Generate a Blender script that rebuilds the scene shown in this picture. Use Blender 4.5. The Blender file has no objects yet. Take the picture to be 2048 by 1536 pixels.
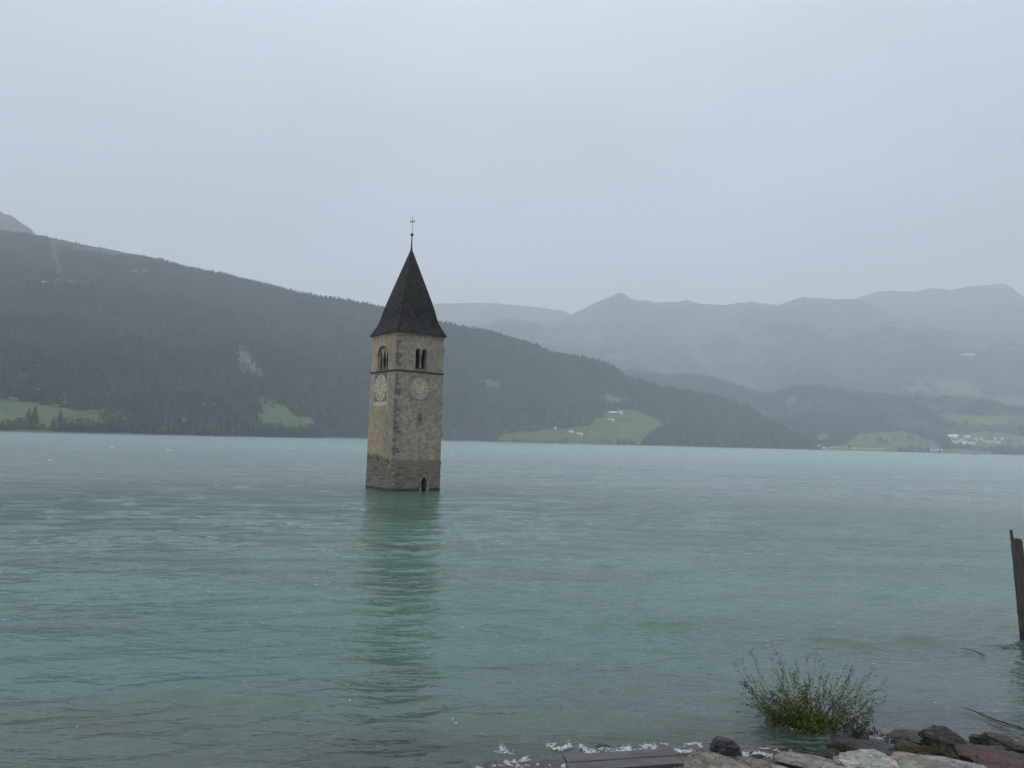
import bpy, bmesh, math, random
import numpy as np
from mathutils import Vector, Matrix
from mathutils.bvhtree import BVHTree
random.seed(7); rng = np.random.default_rng(7)
S = bpy.context.scene; C = S.collection

# ------------------------------------------------------------------ camera
H, F_PX, PITCH, ROLL = 5.5, 1422.0, 0.0784, 0.0264
_F = np.array([0, math.cos(PITCH), math.sin(PITCH)]); _U0 = np.array([0, -math.sin(PITCH), math.cos(PITCH)]); _X0 = np.array([1., 0, 0])
_X = math.cos(ROLL)*_X0 + math.sin(ROLL)*_U0; _U = -math.sin(ROLL)*_X0 + math.cos(ROLL)*_U0
cam = bpy.data.objects.new('camera', bpy.data.cameras.new('camera')); C.objects.link(cam)
cam.matrix_world = Matrix(((_X[0], _U[0], -_F[0], 0), (_X[1], _U[1], -_F[1], 0), (_X[2], _U[2], -_F[2], H), (0, 0, 0, 1)))
cam.data.sensor_fit = 'HORIZONTAL'; cam.data.sensor_width = 36; cam.data.lens = 36*F_PX/2048
cam.data.clip_start = 0.1; cam.data.clip_end = 30000
S.camera = cam
# ------------------------------------------------------------------ view, world, sun
S.view_settings.view_transform = 'Standard'; S.view_settings.look = 'None'
S.view_settings.exposure = 0.24; S.view_settings.gamma = 1.0; S.view_settings.use_curve_mapping = False
S.cycles.use_denoising = True; S.cycles.max_bounces = 8; S.cycles.volume_bounces = 3
S.cycles.sample_clamp_indirect = 4.0
SUN_EL, SUN_AZ = math.radians(50), math.radians(-62)     # azimuth measured from +Y towards +X
W = bpy.data.worlds.new('World'); S.world = W; W.use_nodes = True
nt = W.node_tree; nt.nodes.clear()
def _n(t, typ, **kw):
    n = t.nodes.new(typ)
    for k, v in kw.items(): setattr(n, k, v)
    return n
wo = _n(nt, 'ShaderNodeOutputWorld'); bg = _n(nt, 'ShaderNodeBackground'); bg.inputs[1].default_value = 0.1
sk = _n(nt, 'ShaderNodeTexSky', sky_type='NISHITA', sun_disc=False, sun_elevation=SUN_EL, sun_rotation=SUN_AZ, air_density=1.5, dust_density=3.0)
tc = _n(nt, 'ShaderNodeTexCoord'); sep = _n(nt, 'ShaderNodeSeparateXYZ'); nt.links.new(tc.outputs['Generated'], sep.inputs[0])
rmp = _n(nt, 'ShaderNodeValToRGB'); el = rmp.color_ramp.elements       # overcast: cloud deck brightness against height
el[0].position = 0.0; el[0].color = (.535, .568, .650, 1)
el[1].position = 1.0; el[1].color = (1.15, 1.23, 1.32, 1)
e = el.new(0.25); e.color = (.515, .542, .622, 1)
e = el.new(0.42); e.color = (.545, .586, .655, 1)
e = el.new(0.62); e.color = (.77, .84, .92, 1)
nt.links.new(sep.outputs[2], rmp.inputs[0])
mp = _n(nt, 'ShaderNodeMapping'); mp.inputs['Scale'].default_value = (1.2, 1.2, 3.2); nt.links.new(tc.outputs['Generated'], mp.inputs[0])
nz = _n(nt, 'ShaderNodeTexNoise'); nz.inputs['Scale'].default_value = 1.9; nz.inputs['Detail'].default_value = 5; nz.inputs['Roughness'].default_value = .45
nt.links.new(mp.outputs[0], nz.inputs['Vector'])
mr = _n(nt, 'ShaderNodeMapRange'); mr.inputs[1].default_value = .3; mr.inputs[2].default_value = .7; mr.inputs[3].default_value = 9.1; mr.inputs[4].default_value = 11.2
nt.links.new(nz.outputs[0], mr.inputs[0])
vs = _n(nt, 'ShaderNodeVectorMath', operation='SCALE'); nt.links.new(rmp.outputs[0], vs.inputs[0]); nt.links.new(mr.outputs[0], vs.inputs['Scale'])
nz2 = _n(nt, 'ShaderNodeTexNoise'); nz2.inputs['Scale'].default_value = 1.1; nz2.inputs['Detail'].default_value = 3; nt.links.new(mp.outputs[0], nz2.inputs['Vector'])
hue = _n(nt, 'ShaderNodeValToRGB'); hue.color_ramp.elements[0].position = .38; hue.color_ramp.elements[0].color = (.965, 1.0, .985, 1); hue.color_ramp.elements[1].position = .62; hue.color_ramp.elements[1].color = (1.02, .985, 1.02, 1); nt.links.new(nz2.outputs[0], hue.inputs[0])
vm = _n(nt, 'ShaderNodeVectorMath', operation='MULTIPLY'); nt.links.new(vs.outputs[0], vm.inputs[0]); nt.links.new(hue.outputs[0], vm.inputs[1]); vs = vm
mx = _n(nt, 'ShaderNodeMix', data_type='RGBA'); mx.inputs[0].default_value = .93
nt.links.new(sk.outputs[0], mx.inputs[6]); nt.links.new(vs.outputs[0], mx.inputs[7])
nt.links.new(mx.outputs[2], bg.inputs[0]); nt.links.new(bg.outputs[0], wo.inputs[0])
sun = bpy.data.objects.new('sun', bpy.data.lights.new('sun', 'SUN')); C.objects.link(sun)
sun.data.energy = 0.55; sun.data.angle = math.radians(50); sun.data.color = (1, .96, .9)
_sd = Vector((math.sin(SUN_AZ)*math.cos(SUN_EL)*1, math.cos(SUN_AZ)*math.cos(SUN_EL), math.sin(SUN_EL)))
_sd = Vector((-.75*math.cos(SUN_EL), -.66*math.cos(SUN_EL), math.sin(SUN_EL)))   # brightest part of the cloud: behind the camera's left shoulder
sk.sun_rotation = math.atan2(_sd.x, _sd.y)
sun.rotation_euler = _sd.to_track_quat('Z', 'Y').to_euler()
HAZE = 0.00021

# ------------------------------------------------------------------ helpers: pixels, noise, meshes
def ray(px, py):
    d = _F + (np.asarray(px)[..., None]-1024)/F_PX*_X - (np.asarray(py)[..., None]-768)/F_PX*_U
    return d/np.linalg.norm(d, axis=-1, keepdims=True)
CAM = np.array([0, 0, H])
def proj(P):
    d = np.asarray(P)-CAM; w = d@_F
    return 1024+F_PX*(d@_X)/w, 768-F_PX*(d@_U)/w
def at_z(px, py, z=0.0):
    d = ray(float(px), float(py)); return Vector(CAM+d*((z-H)/d[2]))
def at_d(px, py, D):
    d = ray(float(px), float(py)); return Vector(CAM+d*(D/math.hypot(d[0], d[1])))
def _hash(i, j, k, s):
    h = (i.astype(np.int64)*374761393 + j.astype(np.int64)*668265263 + k.astype(np.int64)*2147483647 + s*974634777) & 0xffffffff
    h = ((h ^ (h >> 13))*1274126177) & 0xffffffff
    h = ((h ^ (h >> 16))*2246822519) & 0xffffffff
    return ((h ^ (h >> 15)) & 0xffffff)/float(0xffffff)
def vnoise(x, y, z=None, s=0):
    if z is None: z = np.zeros_like(x)
    i, j, k = np.floor(x), np.floor(y), np.floor(z); fx, fy, fz = x-i, y-j, z-k
    fx, fy, fz = [t*t*t*(t*(t*6-15)+10) for t in (fx, fy, fz)]
    r = 0
    for a in (0, 1):
        for b in (0, 1):
            for c in (0, 1):
                r = r + _hash(i+a, j+b, k+c, s)*(fx if a else 1-fx)*(fy if b else 1-fy)*(fz if c else 1-fz)
    return r*2-1
def fbm(x, y, z=None, s=0, o=4, g=.5):
    r = 0; a = 1.0; n = 0
    for q in range(o):
        m = 2.03**q
        r = r + a*vnoise(x*m+q*7.3, y*m+q*3.1, None if z is None else z*m, s+q); n += a; a *= g
    return r/n
def in_poly(px, py, poly):
    ins = np.zeros(px.shape, bool); n = len(poly)
    for a in range(n):
        x1, y1 = poly[a]; x2, y2 = poly[(a+1) % n]
        c = ((y1 > py) != (y2 > py)) & (px < (x2-x1)*(py-y1)/((y2-y1) or 1e-9)+x1)
        ins ^= c
    return ins
def mesh_np(name, V, Fc, m=None, smooth=False, parent=None, cols=None, attrs=None):
    V = np.asarray(V, np.float32); Fc = np.asarray(Fc, np.int32); k = Fc.shape[1]
    me = bpy.data.meshes.new(name); me.vertices.add(len(V)); me.vertices.foreach_set('co', V.ravel())
    me.loops.add(Fc.size); me.loops.foreach_set('vertex_index', Fc.ravel())
    me.polygons.add(len(Fc)); me.polygons.foreach_set('loop_start', np.arange(0, Fc.size, k, dtype=np.int32))
    me.update(calc_edges=True); me.polygons.foreach_set('use_smooth', np.full(len(Fc), smooth))
    if cols is not None:
        a = me.color_attributes.new('tint', 'FLOAT_COLOR', 'POINT'); q = np.ones((len(V), 4), np.float32); q[:, :3] = cols
        a.data.foreach_set('color', q.ravel())
    for kx, val in (attrs or {}).items():
        a = me.attributes.new(kx, 'FLOAT', 'POINT'); a.data.foreach_set('value', np.asarray(val, np.float32).ravel())
    o = bpy.data.objects.new(name, me); C.objects.link(o)
    if m: me.materials.append(m)
    if parent: o.parent = parent
    return o
class MB:
    def __init__(s): s.v = []; s.f = []
    def add(s, vs, fs):
        b = len(s.v); s.v += [tuple(p) for p in vs]; s.f += [tuple(i+b for i in f) for f in fs]
    def box(s, c, d, rz=0, M=None):
        x, y, z = [q/2 for q in d]; R = Matrix.Rotation(rz, 3, 'Z') if M is None else M
        P = [Vector(c)+R@Vector((a*x, b*y, e*z)) for a in (-1, 1) for b in (-1, 1) for e in (-1, 1)]
        s.add(P, [(0, 1, 3, 2), (4, 6, 7, 5), (0, 4, 5, 1), (2, 3, 7, 6), (0, 2, 6, 4), (1, 5, 7, 3)])
    def tube(s, pts, rad, n=6, cap=True):
        pts = [Vector(p) for p in pts]; L = len(pts)
        rad = rad if hasattr(rad, '__len__') else [rad]*L
        vs = []
        for i, p in enumerate(pts):
            t = (pts[min(i+1, L-1)]-pts[max(i-1, 0)]).normalized(); a = t.orthogonal().normalized()
            if abs(t.z) < .95: a = t.cross(Vector((0, 0, 1))).normalized()
            else: a = (Vector((1, 0, 0))-t*t.x).normalized()
            b = t.cross(a)
            vs += [p+(a*math.cos(2*math.pi*k/n)+b*math.sin(2*math.pi*k/n))*rad[i] for k in range(n)]
        fs = [(i*n+k, i*n+(k+1) % n, (i+1)*n+(k+1) % n, (i+1)*n+k) for i in range(L-1) for k in range(n)]
        if cap: fs += [tuple(range(n))[::-1], tuple((L-1)*n+k for k in range(n))]
        s.add(vs, fs)
    def lathe(s, prof, c=(0, 0, 0), n=12):
        vs = [(c[0]+r*math.cos(2*math.pi*k/n), c[1]+r*math.sin(2*math.pi*k/n), c[2]+z) for r, z in prof for k in range(n)]
        s.add(vs, [(i*n+k, i*n+(k+1) % n, (i+1)*n+(k+1) % n, (i+1)*n+k) for i in range(len(prof)-1) for k in range(n)])
    def build(s, name, m, parent=None, smooth=False, bevel=0):
        me = bpy.data.meshes.new(name); me.from_pydata([tuple(p) for p in s.v], [], s.f); me.update()
        bm = bmesh.new(); bm.from_mesh(me); bmesh.ops.recalc_face_normals(bm, faces=bm.faces)
        if bevel: bmesh.ops.bevel(bm, geom=list(bm.edges), offset=bevel, segments=1, affect='EDGES')
        bm.to_mesh(me); bm.free()
        for p in me.polygons: p.use_smooth = smooth
        if m: me.materials.append(m)
        o = bpy.data.objects.new(name, me); C.objects.link(o)
        if parent: o.parent = parent
        return o
def tag(o, label=None, cat=None, group=None, kind=None):
    for k, v in (('label', label), ('category', cat), ('group', group), ('kind', kind)):
        if v: o[k] = v
    return o
def empty(name, loc, rz=0):
    o = bpy.data.objects.new(name, None); o.location = loc; o.rotation_euler = (0, 0, rz); C.objects.link(o); return o
def copy_tree(o, parent=None):
    c = o.copy(); C.objects.link(c)
    if parent: c.parent = parent
    for ch in list(o.children): copy_tree(ch, c)
    return c

# ------------------------------------------------------------------ materials
class NT:
    def __init__(s, name):
        s.m = bpy.data.materials.new(name); s.m.use_nodes = True; s.t = s.m.node_tree; s.t.nodes.clear()
        s.out = s.n('ShaderNodeOutputMaterial')
    def n(s, typ, ins=None, **kw):
        n = s.t.nodes.new(typ)
        for k, v in kw.items(): setattr(n, k, v)
        for k, v in (ins or {}).items(): s.set(n, k, v)
        return n
    def set(s, n, k, v):
        i = n.inputs[k]
        if isinstance(v, bpy.types.NodeSocket): s.t.links.new(v, i)
        else: i.default_value = v
    def co(s, kind='Object', scale=(1, 1, 1), rot=(0, 0, 0)):
        t = s.n('ShaderNodeTexCoord'); return s.n('ShaderNodeMapping', {0: t.outputs[kind], 'Scale': scale, 'Rotation': rot}).outputs[0]
    def pos(s, scale=(1, 1, 1), rot=(0, 0, 0)):
        g = s.n('ShaderNodeNewGeometry'); return s.n('ShaderNodeMapping', {0: g.outputs['Position'], 'Scale': scale, 'Rotation': rot}).outputs[0]
    def noise(s, v, scale, detail=4, rough=.5, dist=0):
        return s.n('ShaderNodeTexNoise', {'Vector': v, 'Scale': scale, 'Detail': detail, 'Roughness': rough, 'Distortion': dist}).outputs[0]
    def voro(s, v, scale, out=0, feature='F1', rnd=1.0):
        return s.n('ShaderNodeTexVoronoi', {'Vector': v, 'Scale': scale, 'Randomness': rnd}, feature=feature).outputs[out]
    def ramp(s, f, *st):
        r = s.n('ShaderNodeValToRGB', {0: f}); e = r.color_ramp.elements
        while len(e) < len(st): e.new(.5)
        for q, (p, c) in zip(e, st):
            q.position = p; q.color = (c, c, c, 1) if isinstance(c, (int, float)) else (*c, 1)
        return r.outputs[0]
    def rng(s, f, a, b, c=0., d=1., smooth=True):
        return s.n('ShaderNodeMapRange', {0: f, 1: a, 2: b, 3: c, 4: d}, interpolation_type='SMOOTHSTEP' if smooth else 'LINEAR').outputs[0]
    def mix(s, f, a, b, mode='MIX'):
        c4 = lambda c: c if isinstance(c, bpy.types.NodeSocket) else (*c, 1)
        return s.n('ShaderNodeMix', {0: f, 6: c4(a), 7: c4(b)}, data_type='RGBA', blend_type=mode).outputs[2]
    def math(s, op, a, b=0., c=0.): return s.n('ShaderNodeMath', {0: a, 1: b, 2: c}, operation=op).outputs[0]
    def attr(s, name, col=False): return s.n('ShaderNodeAttribute', attribute_name=name).outputs['Color' if col else 'Fac']
    def bump(s, h, dist, strength=1., nrm=None):
        n = s.n('ShaderNodeBump', {'Height': h, 'Distance': dist, 'Strength': strength})
        if nrm: s.set(n, 'Normal', nrm)
        return n.outputs[0]
    def pbr(s, col, rough=.8, nrm=None, **kw):
        b = s.n('ShaderNodeBsdfPrincipled'); s.set(b, 'Base Color', col if isinstance(col, bpy.types.NodeSocket) else (*col, 1)); s.set(b, 'Roughness', rough)
        if nrm: s.set(b, 'Normal', nrm)
        for k, v in kw.items(): s.set(b, k.replace('_', ' '), v)
        s.t.links.new(b.outputs[0], s.out.inputs[0]); return s.m
def simple(name, col, var=.25, scale=4., rough=.8, bump=0., metal=0., kind='Object'):
    t = NT(name); v = t.co(kind); f = t.noise(v, scale, 6, .6)
    c = t.mix(t.rng(f, .3, .7), tuple(q*(1-var) for q in col), tuple(min(1, q*(1+var)) for q in col))
    return t.pbr(c, rough, t.bump(f, bump) if bump else None, Metallic=metal)
def tint_mat(name, rough=.9, var=.35, scale=.05, bscale=.0, bdist=0.):
    t = NT(name); c = t.attr('tint', True); v = t.pos(); f = t.noise(v, scale, 6, .65)
    c = t.mix(1., c, t.ramp(f, (.25, 1-var), (.75, 1+var)), 'MULTIPLY')
    return t.pbr(c, rough, t.bump(t.noise(v, bscale, 5, .6), bdist) if bdist else None, **{'Specular_IOR_Level': .15})

M = {}
M['hill'] = tint_mat('hillside', scale=.03, bscale=.05, bdist=8)
M['forest'] = tint_mat('forest_needles', scale=.4, var=.3)

# ------------------------------------------------------------------ far terrain: hills round the lake, each a sloping surface from its foot to its ridge
GRASS, GRASS2, FOREST, ALP, ROCK, BANK = (.088, .110, .050), (.125, .155, .07), (.020, .028, .024), (.092, .098, .084), (.105, .097, .085), (.11, .105, .09)
FIELDS = [
 [(-200, 775), (-60, 789), (0, 797), (60, 805), (150, 820), (200, 825), (203, 848), (150, 857), (0, 853), (-200, 846)],
 [(509, 795), (530, 796), (543, 797), (548, 807), (570, 813), (585, 830), (600, 835), (620, 833), (630, 845), (605, 853), (570, 851), (555, 845), (530, 846), (512, 843), (507, 832), (525, 815), (515, 802)],
 [(995, 869), (1020, 866), (1040, 863), (1065, 863), (1090, 858), (1130, 858), (1160, 852), (1178, 850), (1185, 838), (1203, 836), (1200, 826), (1240, 819), (1275, 823), (1300, 832), (1325, 845), (1332, 852), (1318, 858), (1300, 870), (1286, 878), (1284, 889), (1200, 889), (1120, 886), (995, 881)],
 [(1194, 794), (1215, 789), (1240, 797), (1258, 794), (1242, 803), (1232, 812), (1215, 806)],
 [(1640, 897), (1690, 888), (1715, 868), (1770, 865), (1800, 861), (1835, 872), (1872, 885), (1885, 904), (1780, 902), (1640, 900)],
 [(1630, 872), (1650, 866), (1660, 878), (1640, 886)],
 [(1868, 828), (1890, 825), (1930, 829), (1960, 834), (2010, 831), (2080, 838), (2070, 848), (1980, 850), (1900, 848), (1885, 838)],
 [(1866, 762), (1890, 752), (1930, 757), (1945, 770), (1970, 785), (1966, 795), (1920, 793), (1900, 786), (1880, 782), (1868, 775)],
 [(1800, 777), (1840, 770), (1870, 779), (1860, 785), (1830, 784)], [(1822, 755), (1850, 759), (1852, 771), (1832, 768)],
 [(1890, 872), (1930, 866), (2000, 864), (2040, 872), (2100, 878), (2100, 896), (2020, 893), (1960, 895), (1905, 893)], [(1850, 900), (1920, 898), (1990, 903), (1980, 908), (1860, 905)], [(1985, 795), (2080, 788), (2080, 812), (2010, 814)]]
BARE = [
 [(94, 476), (106, 477), (118, 530), (129, 562), (112, 563), (104, 520)], [(240, 541), (295, 537), (297, 547), (270, 549)],
 [(98, 474), (160, 484), (275, 506), (245, 514), (150, 497), (110, 490)], [(478, 690), (495, 690), (508, 720), (522, 735), (522, 756), (482, 753), (470, 720)],
 [(940, 763), (985, 758), (1000, 768), (995, 786), (985, 775)], [(80, 560), (180, 562), (180, 569), (80, 569)],
 [(1425, 812), (1440, 812), (1440, 822), (1428, 822)], [(1440, 824), (1450, 830), (1444, 836)], [(1455, 838), (1470, 842), (1468, 850), (1458, 850)],
 [(1430, 852), (1455, 856), (1460, 866), (1440, 864)], [(1480, 862), (1500, 868), (1520, 876), (1500, 880)], [(1520, 872), (1550, 880), (1556, 888), (1530, 886)],
 [(1320, 740), (1362, 742), (1358, 748), (1320, 747)], [(1408, 724), (1445, 726), (1445, 730), (1408, 729)], [(1460, 742), (1500, 737), (1525, 728), (1527, 742), (1480, 745)],
 [(1565, 805), (1590, 790), (1592, 802), (1575, 815)], [(1620, 890), (1600, 884), (1605, 892)]]
HILLS = {}
def hill(name, ridge, foot, z0, rows=110, step=5, p=1.15, amp=.03, kind='forest', seed=0, ns=300., treeline=99999):
    ridge = np.array(ridge, float); ft = np.array(foot, float)
    xs = np.arange(ridge[0, 0], ridge[-1, 0]+step, step)
    py = np.interp(xs, ridge[:, 0], ridge[:, 1]); D1 = np.interp(xs, ridge[:, 0], ridge[:, 2]); D0 = np.interp(xs, ft[:, 0], ft[:, 1])
    # soft small-scale unevenness of the crest
    py = py + 1.3*fbm(xs/22., xs*0+seed, s=seed+50, o=3)
    d = ray(xs, py); hy = np.hypot(d[:, 0], d[:, 1]); ax, ay = d[:, 0]/hy, d[:, 1]/hy; z1 = H + D1*d[:, 2]/hy
    t = np.linspace(0, 1, rows)**1.25; tb = np.array([1.04, 1.12, 1.3])
    T = np.concatenate([t, tb])[:, None]
    r = D0 + (D1-D0)*T; X, Y = r*ax, r*ay
    g = np.where(T <= 1, np.minimum(T, 1)**p, 1-(T-1)*1.1)
    Z = z0 + (z1-z0)*g
    e = np.clip(np.sin(np.pi*np.clip(T, 0, 1)), 0, 1)**.8*np.clip(T*4, 0, 1)
    n = fbm(X/ns, Y/ns, s=seed, o=5)
    rid = 1-2*np.abs(fbm(X/(ns*1.7), Y/(ns*1.7), s=seed+20, o=3))
    Z = Z + (z1-z0)*amp*e*(n*1.2+rid*.7)
    P = np.stack([X, Y, Z], -1); PX, PY = proj(P.reshape(-1, 3)); PX = PX.reshape(X.shape); PY = PY.reshape(X.shape)
    wob = fbm(X/60, Y/60, s=seed+9, o=3)*5; wy = fbm(X/60+31, Y/60, s=seed+11, o=3)*2.5
    fld = np.zeros(X.shape, bool); bare = np.zeros(X.shape, bool)
    for q in FIELDS: fld |= in_poly(PX+wob*.6, PY+wy*.5, q)
    for q in BARE: bare |= in_poly(PX+wob, PY+wy, q)
    fld[rows:] = False
    a = fbm(X/90, Y/90, s=seed+3, o=4)[..., None]; b = fbm(X/400, Y/400, s=seed+4, o=3)[..., None]
    col = np.array(FOREST)*(1+.35*a) + np.clip(b, 0, 1)*np.array([.012, .006, .010])
    if kind == 'alp':
        k = np.clip(.5+1.7*a+1.6*b+(Z[..., None]-treeline)/260, 0, 1); col = col*(1-k)+np.array(ALP)*(1+.35*a)*k
    gcol = np.where(b > 0, 1, 0)*0 + np.array(GRASS)*(1+.25*a) + np.array([.010, .003, -.004])*np.clip(b*2, -1, 1)
    col = np.where(fld[..., None], gcol, col); sb = (bare*np.clip(.75+.9*fbm(X/25, Y/25, s=seed+13, o=2), .15, 1))[..., None]; col = col*(1-sb)+np.array(ROCK)*(1+.4*a)*sb
    col = np.where((Z[..., None] < 1.6) & (T[..., None] < .3), np.array(BANK)*(1+.5*a), col)
    nr, nc = X.shape; I = np.arange(nr*nc).reshape(nr, nc)
    Fq = np.stack([I[:-1, :-1], I[:-1, 1:], I[1:, 1:], I[1:, :-1]], -1).reshape(-1, 4)
    o = mesh_np(name, P.reshape(-1, 3), Fq, M['hill'], True, cols=col.reshape(-1, 3)); tag(o, kind='structure')
    HILLS[name] = o
    bv = BVHTree.FromPolygons([tuple(v) for v in P.reshape(-1, 3)], [tuple(f) for f in Fq])
    return dict(o=o, P=P, PX=PX, PY=PY, clear=fld, bare=bare, rows=rows, bv=bv, D0=D0, D1=D1)
def on_hill(hl, px, py):
    h = hl['bv'].ray_cast(Vector(CAM), Vector(ray(float(px), float(py))))
    return h[0]
FOOT1 = [(-500, 760), (0, 850), (440, 960), (735, 1300), (960, 1650), (1360, 1880), (1560, 1950), (1700, 2050)]
h1 = hill('wooded_hill', [(-420, 420, 2750), (-200, 440, 2650), (0, 462, 2600), (70, 472, 2550), (100, 476.5, 2520), (160, 487.5, 2480), (250, 505, 2420), (330, 523, 2380), (400, 540, 2330), (460, 550, 2300),
   (500, 561, 2280), (560, 576, 2240), (600, 587, 2200), (650, 595, 2170), (700, 602, 2150), (760, 612, 2130), (885, 648, 2120), (975, 661, 2150), (1033, 676, 2180), (1105, 703, 2220),
   (1177, 717, 2280), (1234, 737, 2300), (1252, 754, 2300), (1276, 759, 2320), (1305, 770, 2330), (1326, 778, 2340), (1361, 778, 2340), (1393, 785, 2330), (1440, 797, 2310), (1481, 815, 2290), (1525, 835, 2260), (1569, 856, 2230), (1598, 873, 2200), (1621, 888, 2170), (1634, 899, 2120)],
   FOOT1, -1.5, rows=170, step=4, p=1.12, amp=.035, seed=1, ns=260)
h0 = hill('rocky_peak', [(-420, 250, 3900), (-200, 330, 3800), (-60, 390, 3700), (0, 421, 3650), (7, 428, 3650), (22, 431, 3640), (40, 444, 3620), (55, 453, 3600), (66, 463, 3580), (72, 471, 3560), (95, 482, 3500), (140, 500, 3400)],
   [(-500, 2700), (200, 2700)], 300, rows=60, p=.9, amp=.01, kind='alp', seed=2, ns=200, treeline=-500)
h2 = hill('middle_hill', [(1080, 728, 3500), (1180, 737, 3500), (1267, 743, 3500), (1322, 748.5, 3500), (1378, 747, 3500), (1410, 751, 3500), (1437, 758, 3480), (1490, 775, 3450), (1545, 792, 3420), (1600, 812, 3380), (1660, 845, 3330), (1720, 880, 3250)],
   [(1000, 2350), (1720, 2500)], -1.5, rows=70, amp=.03, seed=3, ns=250)
h3 = hill('lakeside_hill', [(1480, 806, 3350), (1540, 786, 3350), (1600, 769, 3350), (1644, 771, 3350), (1683, 775, 3350), (1714, 782, 3350), (1764, 787, 3350), (1808, 792, 3350), (1867, 794, 3350), (1906, 795, 3350), (1932, 795, 3350), (1972, 801, 3350), (2005, 807, 3350), (2048, 812, 3350), (2250, 830, 3300), (2500, 850, 3200)],
   [(1480, 2250), (1650, 2250), (2048, 2500), (2500, 2500)], -1.5, rows=140, step=4, p=1.25, amp=.03, seed=4, ns=220)
h4 = hill('far_spur', [(1440, 785, 4900), (1480, 762, 5100), (1500, 753, 5200), (1523, 737, 5300), (1545, 724, 5400), (1560, 709, 5450), (1590, 690, 5550), (1606, 677, 5600), (1621, 671, 5650), (1650, 656, 5800), (1685, 651, 5850), (1710, 644, 5900), (1732, 646, 5900), (1775, 642, 5900), (1811, 648, 5850), (1850, 650, 5800), (1880, 660, 5750), (1938, 664, 5700), (1975, 676, 5650), (2010, 678, 5600), (2048, 690, 5500), (2200, 700, 5400), (2500, 730, 5300)],
   [(1400, 3400), (2500, 3400)], 20, rows=110, amp=.11, kind='alp', seed=5, ns=420, treeline=800)
h5 = hill('far_valley_side', [(760, 690, 5300), (850, 668, 5300), (900, 655, 5300), (975, 647, 5400), (1000, 639, 5450), (1021, 636, 5500), (1047, 640, 5500), (1090, 652, 5400), (1140, 655, 5500), (1165, 649, 5550), (1190, 646, 5600), (1230, 641, 5600), (1245, 650, 5550), (1260, 656, 5500), (1292, 676, 5300), (1320, 697, 5200), (1350, 709, 5100), (1400, 736, 4900), (1440, 762, 4700)],
   [(700, 3200), (1500, 3200)], 40, rows=90, amp=.08, kind='alp', seed=6, ns=420, treeline=750)
r1 = hill('far_ridge', [(600, 640, 6800), (700, 625, 6800), (850, 609, 6800), (885, 607, 6800), (950, 606.5, 6800), (995, 607, 6800), (1040, 611, 6800), (1100, 618.5, 6800), (1120, 620, 6800), (1143, 629, 6700), (1180, 646, 6600), (1230, 670, 6500)],
   [(600, 4700), (1300, 4700)], 200, rows=60, amp=.07, kind='alp', seed=7, ns=600, treeline=700)
r2 = hill('pointed_peak', [(1040, 690, 5900), (1100, 652, 6000), (1143, 629, 6100), (1170, 616, 6200), (1200, 601, 6200), (1220, 594, 6200), (1236, 587, 6200), (1242, 585, 6200), (1249, 588, 6200), (1265, 598.5, 6200), (1310, 604, 6300), (1360, 603, 6300), (1375, 600, 6300), (1400, 607, 6300), (1450, 610, 6300), (1500, 603, 6300), (1520, 607, 6300), (1553, 610, 6300),
   (1585, 601, 6300), (1607, 593, 6300), (1620, 596, 6300), (1660, 598, 6300), (1690, 597.5, 6300), (1716, 599, 6200), (1780, 629, 6100), (1811, 643, 6000), (1870, 662, 5900), (1950, 690, 5800)],
   [(1000, 4300), (2000, 4300)], 150, rows=90, amp=.13, kind='alp', seed=8, ns=500, treeline=750)
r3 = hill('far_mountain', [(1600, 650, 7400), (1680, 612, 7400), (1716, 596, 7400), (1750, 584, 7400), (1780, 581, 7400), (1830, 583, 7400), (1865, 575, 7400), (1900, 580.5, 7400), (1930, 574, 7400), (1985, 569, 7400), (2008, 568, 7400), (2022, 574, 7400), (2036, 586, 7400), (2048, 594, 7400), (2100, 608, 7300), (2250, 640, 7200), (2500, 690, 7000)],
   [(1600, 5000), (2500, 5000)], 150, rows=80, amp=.12, kind='alp', seed=9, ns=600, treeline=750)

# ------------------------------------------------------------------ forest: too many trees to count, one mesh
def cone_proto(tiers, sides, seed):
    r = np.random.default_rng(seed); V = []; Fc = []
    for k in range(tiers):
        zb = .08+.78*k/tiers; zt = min(1.0, zb+1.05/tiers+.12) if k < tiers-1 else 1.0
        rb = .21*(1-zb)**.85+.015
        b = len(V); ph = r.random()*6
        for q in range(sides):
            a = ph+2*math.pi*q/sides; m = rb*r.uniform(.72, 1.2); V.append((m*math.cos(a), m*math.sin(a), zb+r.uniform(-.04, .03)))
        V.append((r.uniform(-.01, .01), r.uniform(-.01, .01), zt))
        Fc += [(b+q, b+(q+1) % sides, b+sides) for q in range(sides)]
    return np.array(V), np.array(Fc)
def blob_proto(seed):
    bm = bmesh.new(); bmesh.ops.create_icosphere(bm, subdivisions=2, radius=1)
    V = np.array([v.co[:] for v in bm.verts]); Fc = np.array([[v.index for v in f.verts] for f in bm.faces]); bm.free()
    n = fbm(V[:, 0]*2.2+seed*9, V[:, 1]*2.2, V[:, 2]*2.2, s=seed, o=3)
    V = V*(1+.55*n[:, None]); V[:, 2] = V[:, 2]*.5+.48; V[:, :2] *= .36
    return V, Fc
PROTO_N = [cone_proto(4, 7, q) for q in range(5)]; PROTO_F = [cone_proto(2, 5, q+20) for q in range(5)]; PROTO_B = [blob_proto(q) for q in range(4)]
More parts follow.
